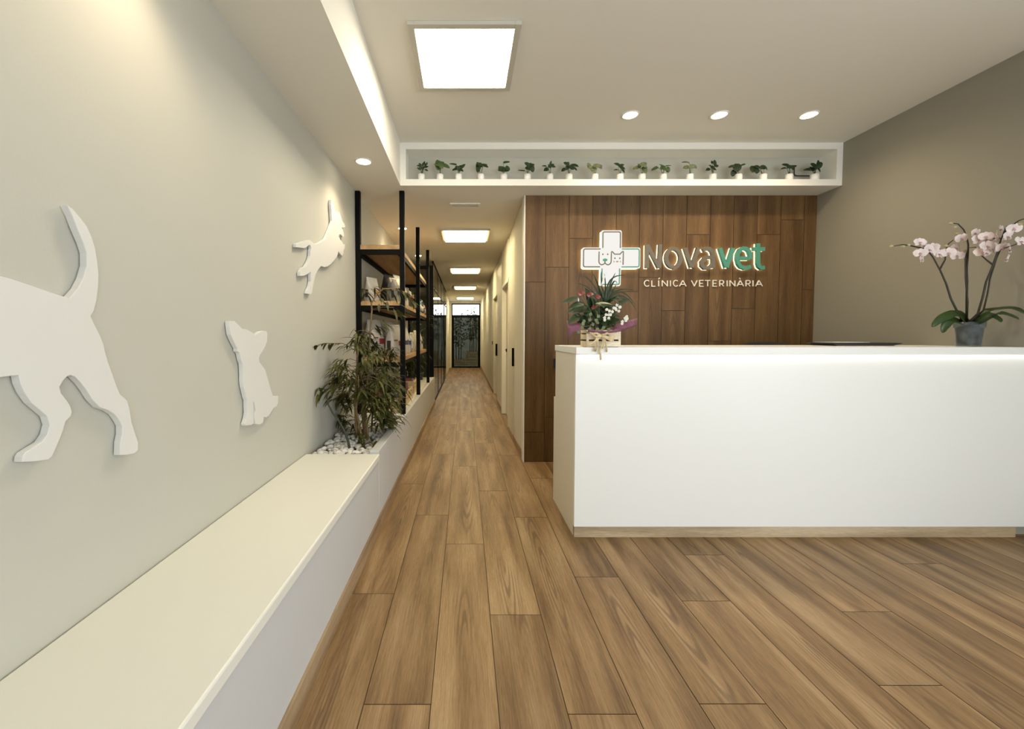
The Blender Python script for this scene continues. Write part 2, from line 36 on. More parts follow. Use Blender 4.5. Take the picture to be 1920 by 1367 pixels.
# ------------------------------------------------------------------ mesh builder
class MB:
    def __init__(s): s.v=[]; s.f=[]; s.sm=[]; s.uv={}; s.loc={}; s.tone={}
    def add(s, vs, fs, smooth=False):
        o=len(s.v); s.v+= [tuple(p) for p in vs]
        for f in fs: s.f.append(tuple(i+o for i in f)); s.sm.append(smooth)
        return s
    def box(s,x0,x1,y0,y1,z0,z1):
        return s.add([(x0,y0,z0),(x1,y0,z0),(x1,y1,z0),(x0,y1,z0),(x0,y0,z1),(x1,y0,z1),(x1,y1,z1),(x0,y1,z1)],
            [(0,3,2,1),(4,5,6,7),(0,1,5,4),(1,2,6,5),(2,3,7,6),(3,0,4,7)])
    def tube(s,pts,r,n=8,caps=True):
        pts=[Vector(p) for p in pts]; k=len(pts)
        rs=r if isinstance(r,(list,tuple)) else [r]*k
        if len(rs)==2 and k!=2: rs=[rs[0]+(rs[1]-rs[0])*i/(k-1) for i in range(k)]
        vs=[]; ref=None
        for i,p in enumerate(pts):
            t=(pts[min(i+1,k-1)]-pts[max(i-1,0)]).normalized()
            if ref is None: ref=Vector((0,0,1)) if abs(t.z)<.9 else Vector((1,0,0))
            a=t.cross(ref).normalized(); b=a.cross(t).normalized(); ref=b
            for j in range(n):
                q=2*pi*j/n; vs.append(p+(a*cos(q)+b*sin(q))*rs[i])
        fs=[]
        for i in range(k-1):
            for j in range(n):
                fs.append((i*n+j,(i+1)*n+j,(i+1)*n+(j+1)%n,i*n+(j+1)%n))
        if caps: fs.append(tuple(range(n))); fs.append(tuple((k-1)*n+j for j in reversed(range(n))))
        return s.add(vs,fs,True)
    def lathe(s,prof,c=(0,0,0),n=24,smooth=True):
        vs=[];fs=[]
        for r,z in prof:
            for j in range(n):
                q=2*pi*j/n; vs.append((c[0]+r*cos(q),c[1]+r*sin(q),c[2]+z))
        for i in range(len(prof)-1):
            for j in range(n): fs.append((i*n+j,i*n+(j+1)%n,(i+1)*n+(j+1)%n,(i+1)*n+j))
        if prof[0][0]>1e-6: fs.append(tuple(reversed(range(n))))
        if prof[-1][0]>1e-6: fs.append(tuple((len(prof)-1)*n+j for j in range(n)))
        return s.add(vs,fs,smooth)
    def prism(s,poly,fn,d0,d1):
        # poly of 2D points -> fn(a,b,depth)
        n=len(poly)
        ar=sum(poly[i][0]*poly[(i+1)%n][1]-poly[(i+1)%n][0]*poly[i][1] for i in range(n))
        if ar<0: poly=list(reversed(poly))
        vs=[fn(a,b,d0) for a,b in poly]+[fn(a,b,d1) for a,b in poly]
        fs=[tuple(reversed(range(n))),tuple(range(n,2*n))]
        for i in range(n): fs.append((i,(i+1)%n,n+(i+1)%n,n+i))
        return s.add(vs,fs)
    def ball(s,c,r,sx=1,sy=1,sz=1,n=10,m=6,rot=None):
        vs=[];fs=[]
        for i in range(m+1):
            t=pi*i/m
            for j in range(n):
                q=2*pi*j/n; p=Vector((r*sx*sin(t)*cos(q),r*sy*sin(t)*sin(q),r*sz*cos(t)))
                if rot is not None: p=rot@p
                vs.append(Vector(c)+p)
        for i in range(m):
            for j in range(n): fs.append((i*n+j,(i+1)*n+j,(i+1)*n+(j+1)%n,i*n+(j+1)%n))
        return s.add(vs,fs,True)
    def leaf(s,base,tip,w,up=(0,0,1),bend=.0,fold=.15,n=6,shape='lance',waist=None):
        base=Vector(base);tip=Vector(tip);d=tip-base;L=d.length or 1e-4
        up=Vector(up); t=d.normalized(); side=t.cross(up)
        if side.length<1e-3: side=t.cross(Vector((1,0.3,0)))
        side.normalize(); nn=side.cross(t).normalized()
        vs=[]
        for i in range(n+1):
            a=i/n
            if shape=='lance': k=sin(pi*min(1,a**.75))**.8 if 0<a<1 else 0
            elif shape=='heart': k=(1.0*sqrt(max(0,1-(a*1.0-.0)**2.2)) if a>.18 else .75+a*1.2) if a<1 else 0
            elif shape=='oval': k=sin(pi*a)**.55 if 0<a<1 else 0
            else: k=(1-a**2.2)*(.55+.45*min(1,a*4)) if a<1 else 0   # strap
            p=base+d*a+nn*(bend*L*4*a*(1-a))
            hw=max(w*.5*k,.0006)
            vs+= [p-side*hw+nn*fold*hw, p, p+side*hw+nn*fold*hw]
        fs=[]
        for i in range(n):
            o=i*3; fs+= [(o,o+1,o+4,o+3),(o+1,o+2,o+5,o+4)]
        return s.add(vs,fs,True)
    def ribbon(s,pts,w,fn,d0,d1):
        P=[Vector((p[0],p[1])) for p in pts]; n=len(P)
        closed=(P[0]-P[-1]).length<1e-4 and n>3
        l=[];r=[]
        for i in range(n):
            a=P[i]-P[i-1] if i>0 else (P[0]-P[-2] if closed else P[1]-P[0])
            b=P[i+1]-P[i] if i<n-1 else (P[1]-P[0] if closed else P[-1]-P[-2])
            a=a.normalized();b=b.normalized()
            t=(a+b); t=t.normalized() if t.length>1e-6 else a
            m=Vector((-t.y,t.x)); c=max(.6,m.dot(Vector((-a.y,a.x))))
            l.append(P[i]+m*w*.5/c); r.append(P[i]-m*w*.5/c)
        vs=[];fs=[]
        for i in range(n):
            for q,d in ((l[i],d0),(r[i],d0),(r[i],d1),(l[i],d1)): vs.append(fn(q.x,q.y,d))
        for i in range(n-1):
            o=i*4
            for k in range(4): fs.append((o+k,o+(k+1)%4,o+4+(k+1)%4,o+4+k))
        if not closed: fs.append((3,2,1,0)); o=(n-1)*4; fs.append((o,o+1,o+2,o+3))
        return s.add(vs,fs)

def wpos(o):
    p=Vector((0,0,0))
    while o: p+=o.location; o=o.parent
    return p
def obj(name, mb, mat, parent=None, local=False, bevel=0, solid=0):
    me=bpy.data.meshes.new(name)
    vs=[Vector(v) for v in mb.v]
    if parent is not None: off=Vector((0,0,0)) if local else wpos(parent)
    elif local: off=Vector((0,0,0))
    else:
        xs=[v.x for v in vs];ys=[v.y for v in vs];zs=[v.z for v in vs]
        off=Vector(((min(xs)+max(xs))/2,(min(ys)+max(ys))/2,min(zs)))
    me.from_pydata([v-off for v in vs],[],mb.f)
    me.polygons.foreach_set('use_smooth',mb.sm)
    if mb.uv:
        uvl=me.uv_layers.new(name='UVMap')
        for fi,uvs in mb.uv.items():
            for li,u in zip(me.polygons[fi].loop_indices,uvs): uvl.data[li].uv=u
    if mb.loc:
        uvl=me.uv_layers.new(name='loc')
        for fi,uvs in mb.loc.items():
            for li,u in zip(me.polygons[fi].loop_indices,uvs): uvl.data[li].uv=u
    if mb.tone:
        at=me.attributes.new('tone','FLOAT','FACE')
        for fi,t in mb.tone.items(): at.data[fi].value=t
    me.materials.append(mat); me.update()
    o=bpy.data.objects.new(name,me); COL.objects.link(o)
    if parent is not None: o.parent=parent
    else: o.location=off
    if bevel:
        m=o.modifiers.new('bevel','BEVEL'); m.width=bevel; m.segments=2; m.limit_method='ANGLE'; m.angle_limit=radians(50)
    if solid:
        m=o.modifiers.new('solid','SOLIDIFY'); m.thickness=solid
    return o
def thing(name,label,cat,loc=(0,0,0),group=None,rz=0):
    o=bpy.data.objects.new(name,None); COL.objects.link(o); o.location=loc; o.rotation_euler=(0,0,rz)
    o.empty_display_size=.05
    o['label']=label;o['category']=cat
    if group:o['group']=group
    return o
def tag(o,label,cat,group=None,kind=None):
    o['label']=label;o['category']=cat
    if group:o['group']=group
    if kind:o['kind']=kind
    return o
def struct(name,mb,mat,parent=None,label=None,bevel=0):
    o=obj(name,mb,mat,parent,bevel=bevel)
    if parent is None: o['kind']='structure'
    if label:o['label']=label
    return o
def dup(root,loc,rz=0,label=None,group=None):
    r=root.copy();COL.objects.link(r);r.location=loc;r.rotation_euler=(0,0,rz)
    if label:r['label']=label
    if group:r['group']=group
    for ch in list(root.children):
        c=ch.copy();COL.objects.link(c);c.parent=r
        for g in ch.children:
            d=g.copy();COL.objects.link(d);d.parent=c
    return r
# ------------------------------------------------------------------ materials
def mat(name,col,rough=.5,metal=0,bump=0,bdist=.002,bscale=200,spec=.5,var=0,vscale=3,emit=None,estr=0,alpha=1,trans=0,sheen=0):
    m=bpy.data.materials.new(name);m.use_nodes=True;nt=m.node_tree;b=nt.nodes['Principled BSDF']
    b.inputs['Base Color'].default_value=(*col,1);b.inputs['Roughness'].default_value=rough;b.inputs['Metallic'].default_value=metal
    b.inputs['Specular IOR Level'].default_value=spec
    if emit: b.inputs['Emission Color'].default_value=(*emit,1); b.inputs['Emission Strength'].default_value=estr
    tc=nt.nodes.new('ShaderNodeTexCoord')
    if bump:
        n=nt.nodes.new('ShaderNodeTexNoise');n.inputs['Scale'].default_value=bscale;n.inputs['Detail'].default_value=3
        bp=nt.nodes.new('ShaderNodeBump');bp.inputs['Strength'].default_value=bump;bp.inputs['Distance'].default_value=bdist
        nt.links.new(tc.outputs['Object'],n.inputs['Vector']);nt.links.new(n.outputs['Fac'],bp.inputs['Height']);nt.links.new(bp.outputs['Normal'],b.inputs['Normal'])
    if var:
        n=nt.nodes.new('ShaderNodeTexNoise');n.inputs['Scale'].default_value=vscale;n.inputs['Detail'].default_value=4
        r=nt.nodes.new('ShaderNodeValToRGB')
        r.color_ramp.elements[0].position=.3;r.color_ramp.elements[1].position=.7
        r.color_ramp.elements[0].color=(*[c*(1-var) for c in col],1);r.color_ramp.elements[1].color=(*[min(1,c*(1+var)) for c in col],1)
        nt.links.new(tc.outputs['Object'],n.inputs['Vector']);nt.links.new(n.outputs['Fac'],r.inputs['Fac']);nt.links.new(r.outputs['Color'],b.inputs['Base Color'])
    return m
def emis(name,col,s):
    m=bpy.data.materials.new(name);m.use_nodes=True;nt=m.node_tree;nt.nodes.clear()
    e=nt.nodes.new('ShaderNodeEmission');e.inputs['Color'].default_value=(*col,1);e.inputs['Strength'].default_value=s
    o=nt.nodes.new('ShaderNodeOutputMaterial');nt.links.new(e.outputs[0],o.inputs[0]);return m
def glass(name,tint=(1,1,1),ior=1.45,rough=.0,boost=1.0):
    m=bpy.data.materials.new(name);m.use_nodes=True;nt=m.node_tree;nt.nodes.clear();N=nt.nodes.new
    t=N('ShaderNodeBsdfTransparent');t.inputs[0].default_value=(*tint,1)
    g=N('ShaderNodeBsdfGlossy');g.inputs['Roughness'].default_value=rough
    lw=N('ShaderNodeLayerWeight');lw.inputs['Blend'].default_value=.5
    pw=N('ShaderNodeMath');pw.operation='POWER';nt.links.new(lw.outputs['Facing'],pw.inputs[0]);pw.inputs[1].default_value=5
    f=N('ShaderNodeMapRange');f0=((ior-1)/(ior+1))**2;f.inputs['To Min'].default_value=f0;nt.links.new(pw.outputs[0],f.inputs['Value'])
    mx=N('ShaderNodeMixShader');o=N('ShaderNodeOutputMaterial')
    nt.links.new(f.outputs[0],mx.inputs[0]);nt.links.new(t.outputs[0],mx.inputs[1]);nt.links.new(g.outputs[0],mx.inputs[2]);nt.links.new(mx.outputs[0],o.inputs[0]);return m
def wood(name,dark,mid,light,axis='UV',rough=.45,tone=False,cath=.55):
    m=bpy.data.materials.new(name);m.use_nodes=True;nt=m.node_tree;N=nt.nodes.new;L=nt.links.new
    b=nt.nodes['Principled BSDF'];b.inputs['Roughness'].default_value=rough;b.inputs['Specular IOR Level'].default_value=.35
    tc=N('ShaderNodeTexCoord');mp=N('ShaderNodeMapping')
    L(tc.outputs['UV' if axis=='UV' else 'Object'],mp.inputs['Vector'])
    if axis=='Y': mp.inputs['Rotation'].default_value=(0,0,-pi/2)
    if axis=='Z': mp.inputs['Rotation'].default_value=(0,pi/2,0)
    def sc(x,y,z,src):
        v=N('ShaderNodeVectorMath');v.operation='MULTIPLY';v.inputs[1].default_value=(x,y,z);L(src,v.inputs[0]);return v.outputs[0]
    def noise(src,detail=4,rough=.55):
        n=N('ShaderNodeTexNoise');n.inputs['Scale'].default_value=1;n.inputs['Detail'].default_value=detail;n.inputs['Roughness'].default_value=rough;L(src,n.inputs['Vector']);return n.outputs['Fac']
    def ma(op,a,b_=0,clamp=False):
        q=N('ShaderNodeMath');q.operation=op;q.use_clamp=clamp
        for i,x in enumerate((a,b_)):
            if isinstance(x,(int,float)):q.inputs[i].default_value=x
            else:L(x,q.inputs[i])
        return q.outputs[0]
    def mr(v,a,b_,c=0,d=1):
        q=N('ShaderNodeMapRange');q.interpolation_type='SMOOTHSTEP'
        for k,x in zip(('From Min','From Max','To Min','To Max'),(a,b_,c,d)): q.inputs[k].default_value=x
        L(v,q.inputs['Value']);return q.outputs[0]
    src=mp.outputs[0]
    broad=noise(sc(1.0,11,11,src),3,.5)
    fibre=noise(sc(7,170,170,src),5,.65)
    pore=noise(sc(26,420,420,src),2,.6)
    f=ma('ADD',ma('MULTIPLY',broad,.70),ma('MULTIPLY',fibre,.34))
    r=N('ShaderNodeValToRGB');e=r.color_ramp.elements
    e[0].position=.375;e[0].color=(*dark,1);e[1].position=.67;e[1].color=(*light,1);k=e.new(.52);k.color=(*mid,1)
    L(f,r.inputs['Fac']);col=r.outputs['Color']
    if tone:
        uv=N('ShaderNodeUVMap');uv.uv_map='loc'
        wv=N('ShaderNodeTexWave');wv.wave_type='RINGS';wv.rings_direction='Z';wv.inputs['Scale'].default_value=24;wv.inputs['Distortion'].default_value=3.2;wv.inputs['Detail'].default_value=3;wv.inputs['Detail Scale'].default_value=.5;wv.inputs['Detail Roughness'].default_value=.6
        L(sc(.065,1,0,uv.outputs[0]),wv.inputs['Vector'])
        sp=N('ShaderNodeSeparateXYZ');L(uv.outputs[0],sp.inputs[0])
        ym=mr(ma('ABSOLUTE',ma('ADD',sp.outputs[1],ma('MULTIPLY',ma('SUBTRACT',noise(sc(2,6,6,src),2),.5),.06))),.012,.075,1,0)
        xm=mr(noise(sc(1.6,3,3,src),2),.44,.62)
        msk=ma('MULTIPLY',ma('MULTIPLY',ym,xm),cath)
        mx=N('ShaderNodeMix');mx.data_type='RGBA';mx.inputs[7].default_value=(*[c*.62 for c in dark],1);L(col,mx.inputs[6])
        L(ma('MULTIPLY',msk,mr(wv.outputs['Fac'],.35,.95)),mx.inputs[0]);col=mx.outputs[2]
    hs=N('ShaderNodeHueSaturation');L(col,hs.inputs['Color'])
    pv=ma('ADD',ma('MULTIPLY',pore,.7),.65)
    if tone:
        a=N('ShaderNodeAttribute');a.attribute_name='tone';pv=ma('MULTIPLY',pv,a.outputs['Fac'])
    L(pv,hs.inputs['Value']);L(hs.outputs['Color'],b.inputs['Base Color'])
    bp=N('ShaderNodeBump');bp.inputs['Strength'].default_value=.12;bp.inputs['Distance'].default_value=.001;L(fibre,bp.inputs['Height']);L(bp.outputs[0],b.inputs['Normal'])
    return m
M={}
M['wall']=mat('painted_wall',(.505,.502,.445),.85,bump=.15,bscale=260,spec=.2)
M['wallr']=mat('shaded_wall_paint',(.30,.285,.24),.85,bump=.15,bscale=260,spec=.2)  # wall paint darkened so the right wall's shade sits in its colour
M['wallc']=mat('white_corridor_paint',(.68,.655,.56),.8,bump=.1,bscale=260,spec=.2)
M['ceil']=mat('ceiling_paint',(.83,.81,.74),.9,bump=.1,bscale=200,spec=.1)
M['trim']=mat('white_trim_paint',(.83,.82,.77),.55,bump=.04,bscale=150)
M['cut']=mat('white_cutout_board',(.68,.685,.665),.6,bump=.05,bscale=120)
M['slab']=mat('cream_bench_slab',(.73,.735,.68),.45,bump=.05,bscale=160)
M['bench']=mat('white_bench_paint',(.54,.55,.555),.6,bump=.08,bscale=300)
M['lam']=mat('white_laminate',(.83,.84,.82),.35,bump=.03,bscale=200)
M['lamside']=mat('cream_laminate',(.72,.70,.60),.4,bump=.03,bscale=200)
M['black']=mat('black_metal',(.003,.003,.003),.6,bump=.05,bscale=200,spec=.1)
M['blackp']=mat('black_plastic',(.016,.016,.017),.45,bump=.05,bscale=250)
M['floor']=wood('oak_floor',(.118,.066,.027),(.228,.138,.060),(.35,.236,.124),tone=True,rough=.48)
M['panel']=wood('oak_wall_planks',(.078,.038,.0115),(.122,.065,.022),(.17,.097,.037),tone=True,rough=.5,cath=.4)
M['groove']=mat('dark_groove',(.06,.035,.018),.8,bump=.1)
M['kick']=wood('oak_kickboard',(.30,.22,.135),(.44,.335,.215),(.56,.45,.31),axis='X')
M['base']=wood('oak_skirting',(.19,.12,.065),(.28,.19,.11),(.38,.28,.17),axis='Y')
M['shelf']=wood('oak_shelf',(.24,.14,.06),(.38,.24,.115),(.5,.34,.18),axis='Y')
M['pine']=wood('pine_crate',(.42,.28,.14),(.58,.42,.24),(.70,.55,.36),axis='Y')
M['pinex']=wood('pale_pine_crate',(.62,.50,.33),(.74,.63,.45),(.84,.75,.58),axis='X')
M['panelglow']=emis('panel_diffuser',(1,.89,.68),30)
M['corrglow']=emis('corridor_diffuser',(1,.80,.44),28)
M['spotglow']=emis('spot_lens',(1,.86,.62),40)
M['led']=emis('led_strip',(1,.95,.84),9)
M['signface']=emis('lit_acrylic',(1,.98,.91),1.02)
M['halo']=emis('halo_acrylic',(1,.82,.46),6.5)
M['taupe']=mat('taupe_letter',(.14,.125,.098),.5,bump=.03)
M['teal']=mat('teal_letter',(.07,.275,.205),.5,bump=.03)
M['tan']=mat('tan_line',(.36,.27,.17),.5,bump=.03)
M['cream']=mat('cream_letter',(.80,.76,.66),.5,bump=.03)
M['glass']=glass('clear_glass')
M['part']=glass('partition_glass',(.62,.66,.62),1.6)
M['tint']=glass('tinted_glass',(.20,.205,.18),1.22)
M['pebble']=mat('white_marble_pebble',(.72,.71,.67),.45,bump=.1,bscale=60,var=.12,vscale=14)
M['soil']=mat('dark_soil',(.05,.035,.022),.9,bump=.8,bscale=90,var=.4,vscale=40)
M['bleaf']=mat('bamboo_leaf',(.055,.060,.012),.55,spec=.25,var=.45,vscale=9,bump=.05)
M['bcane']=mat('tan_bamboo_cane',(.19,.115,.045),.55,var=.3,vscale=20,bump=.1)
M['dstem']=mat('dark_green_stem',(.03,.04,.02),.5,var=.3,vscale=20)
M['g1']=mat('dark_green_leaf',(.020,.042,.012),.5,var=.4,vscale=25,bump=.05)
M['g2']=mat('mid_green_leaf',(.055,.10,.025),.5,var=.4,vscale=25,bump=.05)
M['g3']=mat('pale_variegated_leaf',(.16,.19,.085),.5,var=.5,vscale=45,bump=.05)
M['gstem']=mat('green_stem',(.07,.10,.03),.5,var=.2,vscale=20)
M['pot']=mat('white_ceramic_pot',(.86,.85,.82),.35,bump=.03)
M['oleaf']=mat('orchid_leaf',(.028,.06,.014),.35,var=.3,vscale=9,bump=.03)
M['ostem']=mat('orchid_stem',(.028,.026,.016),.5,var=.3,vscale=25)
M['opetal']=mat('pale_pink_petal',(.80,.71,.70),.55,var=.12,vscale=35,bump=.04)
M['olip']=mat('orchid_lip',(.55,.30,.33),.5,var=.2,vscale=40)
M['obud']=mat('orchid_bud',(.42,.40,.22),.5,var=.2,vscale=40)
M['bark']=mat('orchid_bark',(.055,.05,.035),.85,bump=.8,bscale=80,var=.5,vscale=45)
M['red']=mat('red_spathe',(.17,.008,.011),.4,var=.2,vscale=30)
M['wflower']=mat('white_blossom',(.85,.84,.76),.6,var=.06,vscale=40)
M['paper']=mat('purple_wrapping',(.20,.075,.115),.7,bump=.5,bscale=60,var=.25,vscale=30)
M['raffia']=mat('raffia',(.68,.55,.33),.7,var=.2,vscale=50,bump=.2)
M['slit']=mat('dark_interior',(.03,.02,.022),.8,bump=.1)
M['bagw']=mat('white_foil_bag',(.46,.44,.40),.35,bdist=.012,bump=.6,bscale=26,var=.12,vscale=9)
M['bagg']=mat('grey_foil_bag',(.27,.26,.25),.35,bdist=.012,bump=.6,bscale=26,var=.2,vscale=9)
M['bags']=mat('silver_foil_bag',(.60,.58,.54),.22,metal=.7,bdist=.012,bump=1.0,bscale=22)
M['bagb']=mat('black_bag',(.03,.03,.032),.35,bdist=.012,bump=.6,bscale=26)
M['lblr']=mat('dark_red_label',(.20,.02,.025),.5,bump=.05)
M['lbln']=mat('navy_label',(.03,.035,.09),.5,bump=.05)
M['lblo']=mat('gold_label',(.45,.30,.10),.45,bump=.05)
M['lblk']=mat('black_label',(.02,.02,.02),.5,bump=.05)
M['tealb']=mat('teal_bottle',(.06,.26,.28),.3,var=.1,vscale=20)
M['brownb']=mat('tan_box',(.36,.24,.14),.6,var=.15,vscale=20,bump=.1)
M['rpack']=mat('red_brown_packet',(.20,.06,.035),.5,var=.4,vscale=20,bump=.3)
M['grey']=mat('grey_frame',(.56,.54,.47),.6,bump=.05)
M['fabric']=mat('black_fabric',(.014,.014,.015),.75,bump=.4,bscale=500)
M['paperw']=mat('white_paper',(.80,.79,.75),.7,bump=.05)
M['patio']=mat('patio_render',(.56,.56,.52),.9,bump=.3,bscale=60,var=.1,vscale=3)
M['patiofloor']=mat('patio_paving',(.35,.33,.29),.9,bump=.3,bscale=40,var=.2,vscale=5)
M['doorpaint']=mat('white_door_paint',(.72,.69,.60),.5,bump=.03,bscale=200)

ZC=2.991; ZS=2.610; XL=-1.035; XR=3.41; YN=3.771; YW=4.029; YB=-2.2; YE=16.14
PX0=-.56
# ------------------------------------------------------------------ floor and wall planks
def planks(name,cols,joints,L,l0,l1,fn,mat_,gap=.0028,seed=3):
    rr=random.Random(seed); mb=MB()
    for k,(a,b) in enumerate(cols):
        j=joints.get(k,None); j=rr.uniform(0,L) if j is None else j
        n0=math.floor((l0-j)/L)
        q=j+n0*L
        while q<l1:
            s0,s1=max(q,l0),min(q+L,l1)
            if s1-s0>.01:
                A,B,S0,S1=a+gap/2,b-gap/2,s0+gap/2,s1-gap/2
                o=len(mb.f)
                mb.add([fn(A,S0,0),fn(B,S0,0),fn(B,S1,0),fn(A,S1,0),fn(A,S0,-.004),fn(B,S0,-.004),fn(B,S1,-.004),fn(A,S1,-.004)],
                       [(0,1,2,3),(0,4,5,1),(1,5,6,2),(2,6,7,3),(3,7,4,0)])
                ox,oy=rr.uniform(0,40),rr.uniform(0,40); t=rr.uniform(.86,1.12)
                UV=[(S0+ox,A+oy),(S0+ox,B+oy),(S1+ox,B+oy),(S1+ox,A+oy)]
                mb.uv[o]=UV
                cs=q+rr.uniform(.2,.8)*L;ca=(a+b)/2+rr.uniform(-.03,.03)
                mb.loc[o]=[(S0-cs,A-ca),(S0-cs,B-ca),(S1-cs,B-ca),(S1-cs,A-ca)]
                for e in range(1,5): mb.uv[o+e]=[UV[0]]*4
                for e in range(5): mb.tone[o+e]=t if e==0 else .3*t
            q+=L
    return mb
s0=.112; pw=.228
fcols=[(s0+pw*k,s0+pw*(k+1)) for k in range(-5,17)]
fj={2:1.947,3:1.347,4:2.423,5:1.795,6:1.311,7:2.084,8:1.349,9:1.891,10:2.3,11:1.423,12:1.816,13:2.6,14:1.2,15:2.209,16:1.7}
fcols[-1]=(fcols[-1][0],3.82)
fl=planks('floor',fcols,fj,1.475,YB,16.2,lambda a,s,d:(a,s,d),M['floor'])
floor=struct('floor',fl,M['floor'],label='oak plank floor')
sub=MB().box(-3.2,3.9,YB-.1,16.2,-.08,-.0045); struct('floor_base',sub,M['groove'],parent=floor)
wcols=[(.582,.782)]+[(.782+pw*k,.782+pw*(k+1)) for k in range(0,11)]+[(.782+pw*11,XR)]
wj={0:.3,1:1.919,2:2.197,3:1.15,4:1.682,5:1.821,6:1.497,7:2.233,8:1.2,9:1.516,10:2.233,11:.9,12:1.7}
wl=planks('wall_back',wcols,wj,1.475,0,ZS,lambda a,s,d:(a,YW-d,s),M['panel'],gap=.0045,seed=9)
# faces must look towards the room
wl.f=[tuple(f) for f in wl.f]
wb=struct('wall_back',wl,M['panel'],label='vertical oak plank wall behind the reception counter')
struct('wall_back_core',MB().box(.586,XR+.1,YW+.0045,YW+.12,0,ZS),M['groove'],parent=wb)
struct('trim_1',MB().box(.574,.584,YW-.004,YW+.1,.0,ZS),M['trim'],label='thin white edge strip of the oak wall')
# ------------------------------------------------------------------ room shell
struct('wall_left',MB().box(XL-.12,XL,YB-.1,7.52,0,3.1),M['wall'],label='greige painted wall with the white animal cutouts')
struct('wall_right',MB().box(XR,XR+.52,2.545,YW+.12,0,1.184).box(XR,XR+.52,2.42,YW+.12,1.184,3.1),M['wallr'],label='painted wall at the counter end, darkened in colour for shade')
XB=3.80
struct('wall_right_bay',MB().box(XB,XB+.12,YB-.1,-1.7,0,3.1).box(XB,XB+.12,.2,2.545,0,3.1).box(XB,XB+.12,-1.7,.2,2.6,3.1).box(XB,XB+.12,-1.7,.2,0,.12),M['wall'])
struct('ceiling',MB().box(-.586,XB,YB,YN,ZC,ZC+.1),M['ceil'],label='raised main ceiling')
sf=MB().box(XL,-.586,YB,YN,ZS,ZC+.1).box(XL,-.594,YN,YW+.1,ZS,ZC+.1).box(XL-.1,.70,YW+.1,YE+.1,ZS,ZS+.1)
struct('ceiling_soffit',sf,M['ceil'],label='lower ceiling strip along the left wall and over the corridor')
nb=MB().box(-.594,XR,YN,YW+.1,ZS,2.667).box(-.594,XR,YN,YW+.1,2.934,ZC+.1).box(-.594,-.535,YN,YW+.1,2.667,2.934).box(3.357,XR,YN,YW+.1,2.667,2.934)
nio=struct('wall_niche',nb,M['trim'],label='long white niche with the row of potted plants')
struct('niche_back',MB().box(-.535,3.357,3.955,YW+.1,2.667,2.934),M['wall'],parent=nio,label='greige back of the niche')
# wall behind the camera with the shop window
struct('wall_front',MB().box(XL-.1,.7,YB-.12,YB,0,3.1).box(3.7,XB+.1,YB-.12,YB,0,3.1).box(.7,3.7,YB-.12,YB,2.7,3.1).box(.7,3.7,YB-.12,YB,0,.1),M['wall'])
w1=MB()
for y in (-1.7,-.78,.14): w1.box(XB+.03,XB+.09,y,y+.06,.12,2.6)
w1.box(XB+.03,XB+.09,-1.64,.14,.12,.18).box(XB+.03,XB+.09,-1.64,.14,2.54,2.6)
w1o=struct('window_1',w1,M['black'],label='shop window in the right wall'); struct('window_glass',MB().box(XB+.057,XB+.063,-1.65,.15,.17,2.55),M['glass'],parent=w1o)
w1=MB()
for x in (.7,2.17,3.64): w1.box(x,x+.06,YB-.09,YB-.03,.1,2.7)
w1.box(.76,3.64,YB-.09,YB-.03,.1,.16).box(.76,3.64,YB-.09,YB-.03,2.64,2.7)
w1o=struct('window_4',w1,M['black'],label='shop window facing the counter'); struct('window_glass',MB().box(.75,3.65,YB-.063,YB-.057,.15,2.65),M['glass'],parent=w1o)
# corridor right wall with its doors
cr=MB().box(.701,.76,5.5,6.75,0,2.1).box(.587,.72,YW+.02,4.90,0,ZS).box(.60,.72,4.90,5.63,0,ZS).box(.597,.72,5.63,6.60,2.03,ZS).box(.605,.72,6.60,7.66,0,ZS).box(.69,.72,7.66,8.87,0,ZS).box(.605,.69,7.66,8.87,2.03,ZS).box(.615,.72,8.87,YE+.1,0,ZS)
struct('wall_right_corridor',cr,M['wallc'],label='corridor wall to the right')
d=struct('door_1',MB().box(.594,.600,4.93,5.60,.012,2.45),M['doorpaint'],label='flush sliding door with a long black pull')
struct('door_handle',MB().box(.566,.5935,4.945,4.975,.884,1.104),M['black'],parent=d,label='black pull handle',bevel=.002)
d=struct('door_2',MB().box(.655,.69,5.66,6.56,.01,2.0),M['doorpaint'],label='recessed corridor door in a white frame')
struct('door_handle',MB().box(.64,.655,6.42,6.44,1.0,1.05).tube([(.635,6.43,1.03),(.635,6.33,1.03)],.008),M['black'],parent=d,label='black lever')
fr=MB().box(.588,.70,5.60,5.655,0,2.04).box(.588,.70,6.565,6.62,0,2.04).box(.588,.70,5.60,6.62,2.0,2.055)
struct('trim_2',fr,M['trim'],label='white frame of the recessed door',bevel=.003)
d=struct('door_3',MB().box(.599,.606,6.75,7.655,.012,2.45),M['doorpaint'],label='second flush door with a black pull')
struct('door_handle',MB().box(.565,.5985,7.61,7.645,.884,1.104),M['black'],parent=d,label='black pull handle',bevel=.002)
d=struct('door_4',MB().box(.666,.69,7.72,8.82,.01,2.02),M['doorpaint'])
o=MB().box(.603,.615,9.10,9.17,1.06,1.135); tag(obj('light_switch',o,M['blackp'],bevel=.003),'small black plate far down the right corridor wall','switch')
bb=MB()
for a,b,x in ((YW-.002,4.9,.587),(6.62,7.66,.605),(8.87,YE,.615)): bb.box(x-.012,x,a,b,0,.075)
struct('baseboard_right',bb,M['base'],label='oak skirting of the corridor')
